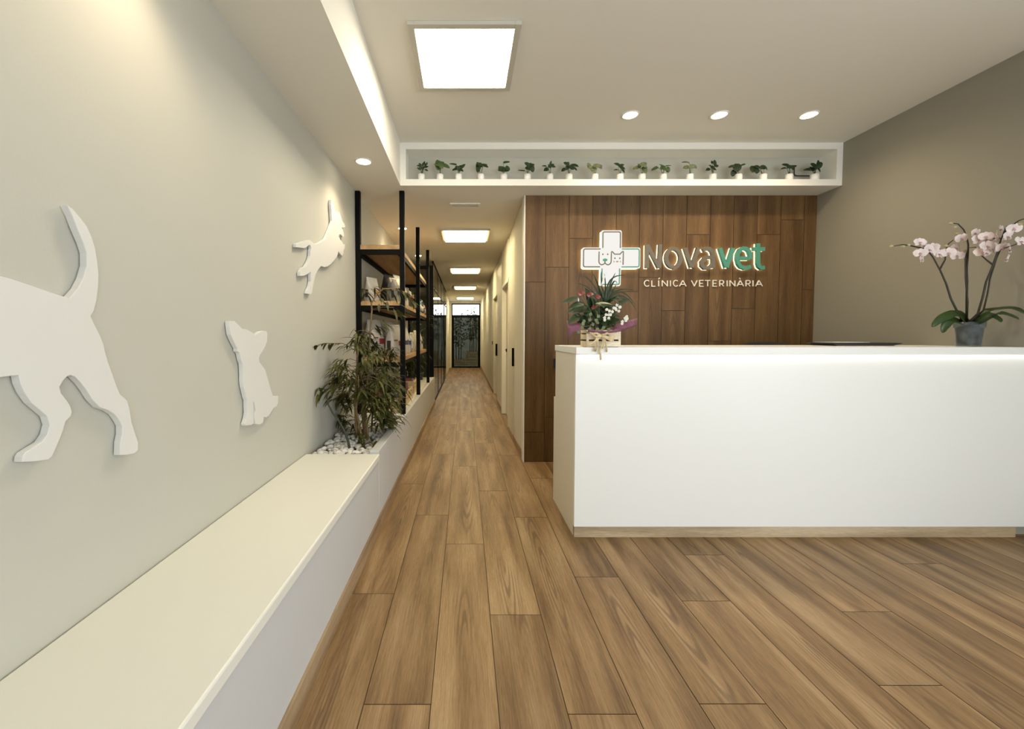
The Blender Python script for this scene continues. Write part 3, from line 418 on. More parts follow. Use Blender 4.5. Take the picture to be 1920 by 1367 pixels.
# ------------------------------------------------------------------ left corridor: glazed partition and end wall
lw=MB().box(-.72,-.605,12.75,YE+.1,0,ZS).box(-.80,-.585,12.62,12.75,0,ZS)
struct('wall_left_corridor',lw,M['wallc'],label='white corridor wall beyond the glazing')
bx=MB().box(-3.1,-3.0,7.4,12.9,0,ZS).box(-3.1,-.72,12.75,12.9,0,ZS).box(-3.1,XL-.12,7.40,7.52,0,ZS)
struct('wall_side_room',bx,M['wall'])
struct('ceiling_side_room',MB().box(-3.1,XL-.1,7.4,12.9,ZS,ZS+.1),M['ceil'])
pf=MB().box(-.645,-.572,7.44,7.51,.5,2.515).box(XL,-.645,7.45,7.50,2.46,2.515).box(XL,XL+.04,7.45,7.50,.5,2.46)
pt=struct('window_2',pf,M['black'],label='black framed glass partition at the far end of the shelving')
struct('window_glass',MB().box(XL+.04,-.645,7.472,7.478,.505,2.46),M['part'],parent=pt)
gf=MB().box(-.60,-.572,11.30,11.40,0,2.13).box(-.60,-.574,7.51,12.62,2.12,2.15).box(-.60,-.574,7.51,12.62,2.585,ZS).box(-.60,-.574,7.51,11.3,0,.03)
for y in (8.87,10.05): gf.box(-.592,-.577,y,y+.018,0,ZS)
for y in (11.38,12.0): gf.box(-.592,-.577,y,y+.02,0,ZS)
pt=struct('window_3',gf,M['black'],label='glazed corridor wall in black frames')
struct('window_glass',MB().box(-.588,-.582,7.51,12.62,.02,ZS-.01),M['part'],parent=pt)
ew=MB().box(-.72,-.528,YE,YE+.15,0,ZS).box(.599,.74,YE,YE+.15,0,ZS).box(-.528,.599,YE,YE+.15,2.518,ZS+.1)
struct('wall_end',ew,M['wallc'],label='end wall of the corridor')
x0,x1=-.528,.599
df=MB().box(x0,x0+.045,YE,YE+.07,0,2.518).box(x1-.045,x1,YE,YE+.07,0,2.518).box(x0,x1,YE,YE+.07,2.475,2.518).box(x0,x1,YE,YE+.07,1.968,2.07).box(x0,x1,YE,YE+.07,0,.05).box(x0+.045,x0+.09,YE+.005,YE+.06,.05,1.97).box(x1-.09,x1-.045,YE+.005,YE+.06,.05,1.97)
dd=struct('door_5',df,M['black'],label='black framed glass door to the patio')
struct('door_glass',MB().box(x0+.09,x1-.09,YE+.03,YE+.036,.05,1.97),M['tint'],parent=dd,label='tinted lower pane')
struct('transom_glass',MB().box(x0+.045,x1-.045,YE+.03,YE+.036,2.07,2.475),M['glass'],parent=dd)
tag(obj('emergency_light',MB().box(-.15,.13,YE-.03,YE,2.55,2.585),M['trim'],bevel=.004),'slim white emergency light above the glass patio door','light')
# patio
struct('ground_patio',MB().box(-2.6,2.6,16.29,19.6,-.1,-.01),M['patiofloor'])
struct('wall_patio',MB().box(-2.6,2.6,19.0,19.15,-.01,2.16),M['patio'])
def patio_box(x0,x1,y0,y1,h,n,label):
    t=thing('wooden_planter',label,'planter',((x0+x1)/2,(y0+y1)/2,-.01))
    hh=h/n
    for i in range(n):
        z=-.01+i*hh
        obj('board',MB().box(x0,x1,y0,y0+.02,z+.005,z+hh-.005).box(x0,x1,y1-.02,y1,z+.005,z+hh-.005).box(x0,x0+.02,y0+.02,y1-.02,z+.005,z+hh-.005).box(x1-.02,x1,y0+.02,y1-.02,z+.005,z+hh-.005),M['pine'],t)
    obj('soil',MB().box(x0+.025,x1-.025,y0+.025,y1-.025,0,h-.04),M['soil'],t)
patio_box(-.50,.02,17.6,18.0,.26,2,'low wooden planter on the patio at the left behind the glass door')
patio_box(.04,.60,17.6,18.05,.60,5,'taller slatted wooden planter on the patio at the right behind the glass door')
def patio_bamboo(xs,zb,zt,y,label,seed):
    rr=random.Random(seed)
    t=thing('bamboo_plant',label,'plant',(sum(xs)/len(xs),y,zb))
    for x in xs:
        dx=rr.uniform(-.1,.12);top=zt+rr.uniform(-.35,.1)
        P=[(x+dx*a*a,y+rr.uniform(-.02,.02),zb+(top-zb)*a) for a in (0,.25,.5,.75,1)]
        c=obj('cane',MB().tube(P,[.022,.008],6),M['bcane'],t)
        mb=MB()
        for i in range(70):
            a=rr.uniform(.3,1.03);px=x+dx*a*a;pz=zb+(top-zb)*a
            th=rr.uniform(0,2*pi);rr_=rr.uniform(.02,.2)
            b=Vector((px+cos(th)*rr_,y+sin(th)*rr_*.6,pz+rr.uniform(-.05,.08)));tip=b+Vector((cos(th)*.1,sin(th)*.07,-rr.uniform(.02,.1)))
            mb.leaf(b,tip,.042,up=(0,-1,.3),n=3)
        obj('foliage',mb,M['g1'],c)
patio_bamboo([-.38,-.27,-.17],.22,2.15,17.72,'tall bamboo canes at the left behind the tinted patio door',3)
patio_bamboo([.22,.30,.38,.48],.55,2.42,17.9,'bushy bamboo rising above the transom at the right behind the patio door',5)
# ------------------------------------------------------------------ bench and planter wall
t=thing('bench','long white bench with a cream seat slab along the left wall','bench',(-.8,1.0,0))
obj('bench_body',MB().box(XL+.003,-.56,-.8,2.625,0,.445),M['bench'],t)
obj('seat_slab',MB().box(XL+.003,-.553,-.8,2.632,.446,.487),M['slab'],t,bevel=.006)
obj('kickboard',MB().box(-.56,-.548,-.8,2.625,0,.08),M['base'],t,label=None) if False else obj('kickboard',MB().box(-.56,-.548,-.8,2.625,0,.08),M['base'],t)
t=thing('stone_planter','low white planter wall and ledge under the black shelving','planter',(-.8,5,0))
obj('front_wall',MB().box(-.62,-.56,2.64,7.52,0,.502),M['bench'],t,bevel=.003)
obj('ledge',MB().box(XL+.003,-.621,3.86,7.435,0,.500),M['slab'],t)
obj('kickboard',MB().box(-.56,-.548,2.628,7.50,0,.08),M['base'],t)
obj('soil',MB().box(XL+.003,-.621,2.64,3.858,0,.43),M['soil'],t)
pb=MB();rr=random.Random(5)
for i in range(620):
    x=rr.uniform(XL+.03,-.645);y=rr.uniform(2.665,3.83);r=rr.uniform(.011,.024)
    z=.432+r*.5+rr.uniform(0,.028)
    rot=Matrix.Rotation(rr.uniform(0,6),3,'Z')@Matrix.Rotation(rr.uniform(-.5,.5),3,'X')
    pb.ball((x,y,z),r,1.25,.95,.72,7,5,rot)
tag(obj('pebbles',pb,M['pebble']),'white marble pebbles covering the planter around the bamboo','pebbles',kind='stuff')
# ------------------------------------------------------------------ wall cutouts
yzf=lambda a,b,d:(d,a,b)
ext=[(.86,1.158),(.75,1.165),(.64,1.15),(.585,1.115),(.575,1.05),(.565,1.0),(.53,.975),(.475,.972),(.49,.992),(.525,1.01),(.52,1.07),(.49,1.13),(.44,1.19),(.41,1.26),(.385,1.305),(.34,1.325),(.28,1.335),(.235,1.355),(.225,1.385),(.26,1.415),(.30,1.435),(.315,1.49),(.355,1.515),(.39,1.50),(.405,1.455),(.46,1.425),(.55,1.40),(.72,1.388)]
def cutout(name,poly,label,studs):
    o=tag(obj(name,MB().prism(poly,yzf,XL+.005,-1.010),M['cut'],bevel=.0015),label,'wall decoration')
    for a,b in studs: obj('wall_mount',MB().tube([(XL,a,b),(XL+.0052,a,b)],.008,10),M['black'],o)
cutout('dog_cutout',DOG+ext+DOG_TOP,'large white walking dog cutout with raised tail, nearest on the left wall',[(.6,1.28),(1.0,1.22)])
cutout('puppy_cutout',PUP,'white sitting puppy cutout with big ears, lowest on the left wall',[(1.95,1.2),(1.97,.95)])
cutout('dog_cutout',LEAP,'white leaping dog cutout lit by the spotlight, beside the black shelving',[(3.1,1.95),(3.3,2.1)])
# ------------------------------------------------------------------ reception counter
t=thing('reception_counter','long white reception counter with a wooden kickboard','counter',(2.04,2.8,0))
obj('front_panel',MB().box(.676,3.74,2.503,2.535,.068,1.14),M['lam'],t)
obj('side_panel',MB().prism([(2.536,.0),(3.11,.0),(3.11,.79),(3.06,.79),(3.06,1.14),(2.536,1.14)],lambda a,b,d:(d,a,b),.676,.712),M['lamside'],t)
obj('countertop',MB().box(.672,XR-.003,2.541,3.07,1.1405,1.182).box(.672,3.74,2.481,2.541,1.1405,1.182).box(.672,3.74,2.481,2.485,1.136,1.1404),M['lam'],t,bevel=.002)
obj('kickboard',MB().box(.678,3.42,2.506,2.53,0,.068),M['kick'],t)
obj('worktop',MB().box(.713,XR-.003,2.536,3.10,.75,.785),M['lam'],t)
obj('led_strip',MB().box(.70,3.73,2.487,2.496,1.1385,1.1404),M['led'],t)
# ------------------------------------------------------------------ lights in the ceiling
def panel_light(x0,x1,y0,y1,z,label,glow,group):
    t=thing('ceiling_panel_light',label,'ceiling light',((x0+x1)/2,(y0+y1)/2,z-.02),group)
    w=.036
    f=MB().box(x0,x0+w,y0,y1,z-.022,z-.001).box(x1-w,x1,y0,y1,z-.022,z-.001).box(x0+w,x1-w,y0,y0+w,z-.022,z-.001).box(x0+w,x1-w,y1-w,y1,z-.022,z-.001)
    obj('frame',f,M['grey'],t,bevel=.002)
    obj('diffuser',MB().box(x0+w,x1-w,y0+w,y1-w,z-(.010 if glow=='panelglow' else .034),z-.006),M[glow],t)
panel_light(-.32,.314,2.335,2.954,ZC,'large square ceiling panel light over the waiting area','panelglow',None)
for i,(yc,l) in enumerate(((5.58,'nearest square panel light in the corridor ceiling'),(8.5,'second square panel light in the corridor ceiling, beyond the nearest'),(11.5,'third square panel light along the corridor ceiling'),(14.7,'farthest square panel light, just before the patio door'))):
    panel_light(-.31,.32,yc-.315,yc+.315,ZS,l,'corrglow','corridor panel lights')
def spot(x,y,z,label,power,group,size=125,blend=.9,col=(1,.80,.54)):
    t=thing('recessed_spotlight',label,'spotlight',(x,y,z-.01),group)
    ring=MB().lathe([(.050,-.001),(.050,-.006),(.062,-.009),(.068,-.004),(.068,-.001)],(x,y,z),24)
    obj('rim',ring,M['trim'],t)
    obj('lens',MB().lathe([(.0,-.016),(.025,-.014),(.042,-.009),(.049,-.004),(.049,-.002),(.0,-.002)],(x,y,z),20),M['spotglow'],t)
    l=bpy.data.lights.new('spot_lamp','SPOT');l.energy=power;l.spot_size=radians(size);l.spot_blend=blend;l.color=col;l.shadow_soft_size=.03
    lo=bpy.data.objects.new('spot_lamp',l);COL.objects.link(lo);lo.location=(x,y,z-.035)
for x,l in ((1.30,'left one of the three round spotlights above the counter'),(2.0,'middle one of the three round spotlights above the counter'),(2.705,'right one of the three round spotlights above the counter')):
    spot(x,3.30,ZC,l,34,'spotlights above the counter',size=160,blend=1.0)
for y,l in ((1.22,'round spotlight in the low ceiling above the bench'),(3.25,'round spotlight in the low ceiling above the leaping dog cutout'),(5.24,'round spotlight above the near half of the shelving'),(7.0,'round spotlight above the far end of the shelving')):
    spot(-.79,y,ZS,l,{1.22:21,3.25:21,5.24:36,7.0:22}[y],'spotlights along the left wall')
t=thing('air_vent','slim rectangular air vent in the corridor ceiling','vent',(0,4.32,ZS-.01))
obj('frame',MB().box(-.155,.155,4.255,4.275,ZS-.012,ZS-.001).box(-.155,.155,4.37,4.39,ZS-.012,ZS-.001).box(-.155,-.135,4.275,4.37,ZS-.012,ZS-.001).box(.135,.155,4.275,4.37,ZS-.012,ZS-.001),M['ceil'],t)
g=MB()
for i in range(5): y=4.282+i*.018; g.box(-.135,.135,y,y+.008,ZS-.010,ZS-.002)
obj('grille',g,M['grey'],t)
# ------------------------------------------------------------------ wall sign
xzf=lambda a,b,d:(a,d,b)
t=thing('cross_sign','lit white cross sign with dog and cat line faces','sign',(1.4,4.0,1.78))
obj('face',MB().prism(CROSS,xzf,3.975,3.985),M['signface'],t)
def grow(p,k,dx=0,dz=0):
    cx=sum(q[0] for q in p)/len(p);cz=sum(q[1] for q in p)/len(p)
    return [(cx+(q[0]-cx)*k+dx,cz+(q[1]-cz)*k+dz) for q in p]
obj('back_edge',MB().prism(CROSS,xzf,3.9855,3.992),M['tan'],t)
obj('backlight',MB().prism(grow(CROSS,.985),xzf,3.9925,4.0285),M['halo'],t)
for c in ('taupe','teal','tan'):
    mb=MB()
    for q,(cc,s) in enumerate(CROSS_LINES):
        if cc==c: mb.ribbon(s,.0108 if c!='tan' else .005,xzf,3.972+.0003*q,3.9749)
    for cc,p,a,b in CROSS_DOTS:
        if cc==c: mb.prism([(p[0]+a*cos(i*pi/8),p[1]+b*sin(i*pi/8)*(1 if not(c=='teal') else (1 if sin(i*pi/8)>-.3 else 1))) for i in range(16)],xzf,3.972,3.9752)
    obj('line_drawing',mb,M[c],t)
t=thing('raised_lettering','backlit clinic name in raised grey and teal letters','sign',(2.3,4.0,1.88))
for k,ss in LETTERS:
    m=M['teal'] if k in ('v2','e','t') else M['taupe']
    mb=MB();bk=MB()
    for q,s in enumerate(ss):
        mb.ribbon(s,.034,xzf,3.982+.0006*q,4.0125-.0003*q)
        bk.ribbon(s,.031,xzf,4.013+.0006*q,4.0285)
    o=obj('letter',mb,m,t); obj('backlight',bk,M['halo'],o)
t=thing('subtitle_lettering','thin cream capital letters under the raised clinic name','sign',(2.3,4.02,1.73))
for ss in SUBTITLE:
    mb=MB()
    for q,s in enumerate(ss): mb.ribbon(s,.0078,xzf,4.018+.0005*q,4.0285)
    obj('letter',mb,M['cream'],t)
tag(obj('light_switch',MB().box(.868,.95,4.017,4.0285,.935,1.03),M['blackp'],bevel=.003),'black switch plate on the oak wall beside the counter edge','switch')
# ------------------------------------------------------------------ potted plants in the niche
NS=.00110
POTS=[ # u, style, leaf colour, label, leaves (dx,dz,length,width,angle)
(790,'s','g1','small upright bushy plant in a white pot, first from the left in the niche',[(-20,35,38,22,150),(-8,60,36,20,120),(14,75,36,20,80),(36,88,38,18,50),(44,60,34,18,10),(40,38,32,18,-20),(8,48,36,22,100),(26,60,34,20,40),(-14,85,34,16,140),(22,98,30,16,70),(-22,62,32,16,170),(46,82,26,14,80)]),
(825,'b','g2','plant with one big drooping leaf, second pot from the left in the niche',[(-8,70,88,68,-105),(52,55,70,34,-28),(-30,68,42,20,165),(10,62,60,44,-60)]),
(860,'b','g1','low dense plant with one leaf held out left in the niche',[(-48,72,62,20,172),(22,55,56,42,10),(-30,32,52,32,-160),(8,40,48,36,-90),(40,62,40,28,30),(-12,50,44,30,150),(22,30,40,30,-30)]),
(902,'b','g1','plant with a long hanging leaf and a flat top leaf in the niche',[(-22,62,90,42,-98),(14,68,78,32,-2),(-14,78,60,26,175),(40,60,44,24,-20)]),
(945,'b','g1','plant with a dome leaf under a raised single leaf in the niche',[(2,46,98,46,-4),(20,86,56,18,0),(-24,44,52,36,-160),(30,44,46,34,-30)]),
(989,'b','g1','plant with one thin leaf stretched left in the niche',[(-48,36,62,16,178),(-6,72,52,34,150),(36,66,52,36,20),(40,42,52,46,-70),(2,52,50,30,-160),(20,78,46,24,50),(10,36,44,24,-20)]),
(1031,'s','g1','sparse plant on thin upright stems in the niche',[(-44,68,44,16,170),(14,74,58,30,20),(-28,42,50,32,-150),(28,60,44,24,-10),(-6,58,40,20,130),(4,84,36,16,70)]),
(1067,'p','g1','split leaf plant with a wide crown in the niche',[(-26,76,54,36,150),(-36,44,46,30,-150),(40,62,78,36,-14),(18,44,52,34,-50),(-6,86,44,26,80),(56,50,44,24,-40),(-12,54,46,30,-120)]),
(1115.6,'b','g3','pale round leaf plant with one leaf standing left in the niche',[(-54,60,58,40,105),(-20,32,56,48,-110),(20,56,76,36,-5),(38,44,40,30,-30)]),
(1163,'s','g1','spreading plant with narrow pointed leaves in the niche',[(-30,75,60,22,165),(12,70,54,22,20),(32,42,64,20,-62),(-30,34,50,16,-170),(-2,54,50,24,150),(36,60,48,20,-30)]),
(1204,'b','g3','striped round leaf plant leaning left in the niche',[(-40,58,64,28,-160),(0,66,62,42,170),(24,34,64,50,-55),(30,58,44,30,-20),(-14,76,40,26,140)]),
(1243.6,'b','g2','plant with a long lime leaf pointing left and a big drooping leaf in the niche',[(-64,50,72,24,-150),(-14,62,60,16,160),(6,32,80,38,-20),(38,60,52,12,5),(34,30,52,44,-70)]),
(1293.6,'b','g3','greyish plant with one flat leaf raised above the others in the niche',[(-36,92,66,18,175),(-34,44,62,46,-170),(22,56,58,34,8),(38,50,34,26,-50)]),
(1336.7,'s','g1','small upright plant with tiered leaves in the niche',[(0,84,52,30,80),(-28,44,46,26,-155),(30,66,50,24,5),(6,54,46,26,-20),(-14,66,42,22,160),(24,46,40,22,-30),(-2,100,30,16,100)]),
(1384.6,'p','g1','dark plant with a torn hanging leaf and a tip pointing up right in the niche',[(-64,56,76,20,-160),(-8,54,78,60,-80),(-24,18,58,44,-100),(36,72,58,16,22),(16,58,50,34,-10)]),
(1431,'p','g1','broad split leaf plant leaning left in the niche',[(-62,46,72,62,-120),(8,56,66,40,8),(-34,62,56,40,160),(24,46,46,30,-35),(-44,28,46,38,-90)]),
(1479.7,'b','g1','flat spreading plant beside the black cable in the niche',[(-18,80,60,24,170),(-44,44,60,18,-165),(6,52,70,30,-5),(40,66,54,18,8),(-8,62,44,30,140),(24,44,40,26,-40)]),
(1527.5,'b','g1','tallest dark plant in a wide white pot, last on the right in the niche',[(-22,66,62,38,165),(-62,36,66,20,-170),(36,72,56,44,60),(52,40,52,28,-55),(-2,46,52,32,-20),(18,88,46,28,80),(54,66,40,30,-20),(20,54,46,34,20)]),
]
for i,(u,st,lc,lab,lv) in enumerate(POTS):
    rr=random.Random(100+i)
    yv=3.808; x=(u-872)*(yv*.99926-.0571)/770; z0=2.6675
    t=thing('potted_plant',lab,'plant',(x,yv,z0),'little potted plants in the niche')
    r=.031 if i not in (17,) else .036
    obj('pot',MB().lathe([(0,0),(r*.86,0),(r*.98,.008),(r,.03),(r*.97,.054),(r*.88,.054),(r*.86,.046),(0,.046)],(x,yv,z0),20),M['pot'],t)
    sm=MB();fm=MB()
    for dx,dz,L,W,an in lv:
        q=Vector((x+dx*NS,yv+rr.uniform(-.02,.035),z0+.062+dz*NS))
        a=radians(an);dv=Vector((cos(a),rr.uniform(-.35,.25),sin(a))).normalized()
        b=q-dv*L*NS*.5;e=q+dv*L*NS*.5
        nrm=Vector((rr.uniform(-.3,.3),-1,rr.uniform(.1,.7)))
        shp={'s':'lance','b':'heart','p':'oval'}[st]
        fm.leaf(b,e,W*NS*1.15,up=nrm,bend=rr.uniform(-.06,.1),fold=.2,n=7,shape=shp)
        s0_=Vector((x+rr.uniform(-.008,.008),yv+rr.uniform(-.008,.008),z0+.05))
        mid=(s0_+b)*.5+Vector((0,0,.012))
        sm.tube([s0_,mid,b],.0016,5)
    obj('stems',sm,M['gstem'],t); obj('leaves',fm,M[lc],t)
cb=MB().tube([(3.13,3.95,2.852),(3.104,3.93,2.848),(3.099,3.93,2.838),(3.10,3.93,2.775),(3.108,3.93,2.761),(3.13,3.93,2.758),(3.24,3.93,2.758),(3.257,3.92,2.745),(3.26,3.90,2.70),(3.265,3.89,2.673)],.0055,8)
tag(obj('cable',cb,M['blackp']),'black cable bent behind the plants at the right end of the niche','cable')
# ------------------------------------------------------------------ shelving
t=thing('shelving_unit','tall black metal shelving with oak boards against the left wall','shelf',(-.82,5.2,.5))
xa,xb=-.617,-.572; ya,yb=XL+.003,XL+.048
PY=(3.90,5.19,6.55)
for y in PY:
    obj('post',MB().box(xa,xb,y,y+.045,.503,ZS-.001),M['black'],t)
for y in (PY[0],PY[2]):
    obj('post',MB().box(ya,yb,y,y+.045,.501,ZS-.001),M['black'],t)
for zt in (2.108,1.581,1.043):
    obj('shelf_board',MB().box(yb-.04,xa,PY[0]+.002,PY[2]+.04,zt-.042,zt),M['shelf'],t)
    f=MB().box(yb,xa,PY[0]+.006,PY[0]+.04,zt-.088,zt-.0425).box(yb,xa,PY[2]+.005,PY[2]+.04,zt-.088,zt-.0425)
    f.box(xa-.03,xa-.004,PY[0]+.04,PY[2]+.005,zt-.082,zt-.0425).box(ya+.002,ya+.035,PY[0]+.05,PY[2],zt-.085,zt-.0425)
    obj('shelf_frame',f,M['black'],t)
# bags
def bag_mesh(w,d,h,crimp=.012):
    mb=MB();n=20
    secs=[(0,.90,.86),(.04,.97,.96),(.22,1,1.03),(.42,1,1.0),(.56,1,.90),(.70,.99,.62),(.84,.985,.30),(.93,.98,.07),(.95,.985,.045),(1,.985,.04)]
    vs=[];fs=[]
    for z,a,b in secs:
        for j in range(n):
            q=2*pi*j/n;c,s_=cos(q),sin(q)
            e=.45
            vs.append((math.copysign(abs(c)**e,c)*w/2*a,math.copysign(abs(s_)**e,s_)*d/2*b,z*h))
    for i in range(len(secs)-1):
        for j in range(n): fs.append((i*n+j,i*n+(j+1)%n,(i+1)*n+(j+1)%n,(i+1)*n+j))
    fs.append(tuple(reversed(range(n))));fs.append(tuple((len(secs)-1)*n+j for j in range(n)))
    return mb.add(vs,fs,True)
def bag(x,y,z,w,d,h,rz,m,lm,label,group,tilt=0,lz=.34):
    t=thing('pet_food_bag',label,'bag',(x,y,z),group,rz)
    obj('bag_body',bag_mesh(w,d,h),M[m],t,local=True)
    if lm:
        lb=MB().box(w*.02,w*.40,-d/2-.006,-d/2+.004,h*lz,h*(lz+.15));lb.box(-w*.4,-w*.1,-d/2-.005,-d/2+.004,h*.5,h*.53)
        obj('label',lb,M[lm],t,local=True)
        obj('side_print',MB().box(-w/2-.003,-w/2+.004,-d*.22,d*.16,h*.2,h*.5),M['lblk'],t,local=True)
    if tilt: t.rotation_euler=(tilt,0,rz); t.location.z+=abs(tilt)*d*.6+.001
    return t
G3='pet food bags on the lowest shelf'; Z3=1.0435
bag(-.915,4.13,Z3,.20,.135,.37,radians(62),'bagw','lblr','white pet food bag with a red patch, leftmost on the lowest shelf',G3)
bag(-.845,4.42,Z3,.20,.135,.37,radians(68),'bagg','lblr','grey pet food bag with a dark red patch, between two white bags',G3)
bag(-.722,4.17,Z3,.18,.115,.32,radians(64),'bagw','lblr','white pet food bag right behind the front shelving post on the lowest shelf',G3)
bag(-.722,4.58,Z3,.18,.12,.32,radians(72),'bagw','lbln','white pet food bag with a navy patch, second bay edge of the lowest shelf',G3)
bag(-.722,4.86,Z3,.18,.12,.31,radians(74),'bagw','lbln','white pet food bag with rounded top just before the second shelving post',G3)
bag(-.70,5.42,Z3,.17,.10,.25,radians(75),'bags',None,'crumpled silver foil bag beyond the second shelving post',G3)
bag(-.70,5.75,Z3,.17,.10,.28,radians(80),'bags',None,'crumpled silver foil bag in the middle of the far bay',G3)
bag(-.70,6.15,Z3,.17,.10,.27,radians(75),'bagw','lblk','white bag with black marks by the farthest shelving post',G3)
bag(-.92,5.0,Z3,.18,.12,.38,radians(60),'bagg',None,'tall grey bag at the back of the lowest shelf by the wall',G3)
G2='pet food bags on the middle shelf'; Z2=1.5815
bag(-.93,4.12,Z2,.14,.10,.25,radians(55),'bagw','lblo','small cream bag with a gold patch, leftmost on the middle shelf',G2)
bag(-.86,4.55,Z2,.16,.09,.34,radians(62),'bagb',None,'black pointed bag behind the small cream bag on the middle shelf',G2,tilt=.06)
bag(-.76,4.30,Z2,.12,.08,.27,radians(70),'bagg',None,'narrow dark grey bag in the centre of the middle shelf',G2)
bag(-.715,4.18,Z2,.10,.07,.25,radians(75),'bagg','lblk','dark grey bag beside the front post on the middle shelf',G2)
bag(-.715,4.50,Z2,.16,.09,.33,radians(72),'bagg',None,'grey bag leaning just past the front post on the middle shelf',G2,tilt=-.12)
bag(-.715,4.80,Z2,.15,.09,.30,radians(76),'bagw','lblk','pale bag leaning in the near bay of the middle shelf',G2,tilt=-.1)
bag(-.715,5.06,Z2,.15,.09,.26,radians(76),'bagb','lblr','black bag right before the second post on the middle shelf',G2)
def bottle(x,y,z,h,r,m,label,capm='lblk'):
    t=thing('bottle',label,'bottle',(x,y,z),'bottles on the middle shelf')
    obj('bottle_body',MB().lathe([(0,0),(r,0),(r,.62*h),(r*.9,.70*h),(r*.42,.80*h),(r*.40,.86*h),(0,.86*h)],(x,y,z),18),M[m],t)
    obj('cap',MB().lathe([(0,.86*h),(r*.5,.861*h),(r*.5,h),(0,h)],(x,y,z),14),M[capm],t)
    obj('label',MB().lathe([(r+.0008,.12*h),(r+.0008,.5*h)],(x,y,z),18),M['bagw' if m!='bagw' else 'lbln'],t)
bottle(-.645,5.36,Z2,.20,.036,'bagb','black bottle next to the second post on the middle shelf')
bottle(-.645,5.52,Z2,.21,.036,'bagw','white bottle between the black and the teal bottles','bagb')
bottle(-.645,5.70,Z2,.20,.042,'tealb','teal bottle in the far bay of the middle shelf','bagw')
bottle(-.645,5.90,Z2,.19,.036,'bagb','dark bottle just beyond the teal bottle')
bottle(-.645,6.07,Z2,.19,.034,'bagb','second dark bottle beyond the teal bottle','bagw')
bottle(-.645,6.24,Z2,.18,.034,'bagw','white bottle near the far post of the middle shelf')
bottle(-.645,6.40,Z2,.17,.034,'lblr','dark red bottle beside the far post of the middle shelf')
for x,y,w,h,m,l in ((-.83,5.6,.18,.27,'bagw','white carton behind the bottles on the middle shelf'),(-.82,6.0,.18,.26,'brownb','tan carton behind the teal bottle on the middle shelf'),(-.82,6.3,.17,.28,'lblk','black carton at the far end of the middle shelf')):
    t=thing('carton',l,'box',(x,y,Z2),'cartons on the middle shelf')
    obj('box_body',MB().box(x-.09,x+.09,y-w/2,y+w/2,Z2,Z2+h),M[m],t,bevel=.003)
    obj('label',MB().box(x+.0905,x+.092,y-w*.3,y+w*.3,Z2+h*.2,Z2+h*.7).box(x-.05,x+.05,y-w/2-.002,y-w/2-.0005,Z2+h*.3,Z2+h*.7),M['lblo'],t)
# wooden crates on the ledge
def crate(x0,x1,y0,y1,z,h,label,nrow=2):
    t=thing('wooden_crate',label,'crate',((x0+x1)/2,(y0+y1)/2,z),'wooden crates on the ledge')
    hh=h/nrow
    for k in range(nrow):
        a,b=z+k*hh+.004,z+(k+1)*hh-.004
        obj('slat',MB().box(x1-.014,x1,y0,y1,a,b),M['pine'],t,bevel=.002);obj('slat',MB().box(x0,x0+.014,y0,y1,a,b),M['pine'],t,bevel=.002)
        obj('slat',MB().box(x0+.015,x1-.015,y0,y0+.014,a,b),M['pine'],t,bevel=.002);obj('slat',MB().box(x0+.015,x1-.015,y1-.014,y1,a,b),M['pine'],t,bevel=.002)
    hl=MB()
    for k in range(4):
        yy=y0+(y1-y0)*(.14+.24*k); hl.box(x1,x1+.0012,yy-.02,yy+.02,z+h*.68,z+h*.80)
    obj('slot',hl,M['slit'],t)
    obj('crate_base',MB().box(x0+.015,x1-.015,y0+.015,y1-.015,z+.001,z+.012),M['pine'],t)
crate(-.985,-.628,3.985,4.92,.5005,.15,'front wooden crate on the white ledge under the shelving')
crate(-.985,-.66,5.28,5.75,.5005,.17,'far wooden crate on the white ledge behind the second post')
rr=random.Random(11)
def pouch(x,y,z,k,label,group):
    o=obj('snack_pouch',bag_mesh(.13,.065,.165+.012*(k%3)),M[('rpack','bagg','rpack','bagb','brownb')[k%5]],local=True)
    o.location=(x,y,z);o.rotation_euler=(0,0,rr.uniform(-.12,.12));tag(o,label,'packet',group)
for k in range(18): pouch(-.89+.155*(k%2),4.05+.095*(k//2),.513,k,'small brown or dark snack pouch among those standing in the front crate','snack pouches in the front crate')
for k in range(8): pouch(-.90+.15*(k%2),5.34+.095*(k//2),.513,k+1,'small brown or dark snack pouch among those standing in the far crate','snack pouches in the far crate')
# ------------------------------------------------------------------ bamboo in the planter
def leaf_fan(mb,c,rr,n,L,axis_xy,down=.35,w=.02):
    c=Vector(c);out=Vector((c.x-axis_xy[0],c.y-axis_xy[1],0))
    out=out.normalized() if out.length>.02 else Vector((1,0,0))
    base=math.atan2(out.y,out.x)
    for i in range(n):
        a=base+rr.uniform(-1.5,1.5);l=L*rr.uniform(.65,1.15)
        b=c+Vector((rr.uniform(-.03,.03),rr.uniform(-.03,.03),rr.uniform(-.03,.03)))
        d=Vector((cos(a),sin(a),rr.uniform(-1.1,.35)-down*.4)).normalized()
        e=b+d*l
        if e.x<XL+.012: e.x=XL+.012+rr.uniform(0,.02)
        if b.x<XL+.02: b.x=XL+.02
        mb.leaf(b,e,w*rr.uniform(.75,1.15),bend=rr.uniform(.04,.14),fold=.25,n=5)
rr=random.Random(21)
t=thing('bamboo_plant','large leafy bamboo growing from the white pebbles at the end of the bench','plant',(-.78,3.1,.45))
canes=[]
for P in B_CANES+[B_TALL]:
    P=[(P[0][0],P[0][1],.44)]+list(P)
    tall=P[-1]==B_TALL[-1]
    m=MB().tube(P,[.010,.0045] if not tall else [.010,.0035],7)
    for k in range(len(P)-2):
        q=Vector(P[k+1]);m.ball(q,.0115 if not tall else .009,1,1,.5,8,4)
    canes.append((m,[Vector(p) for p in P]))
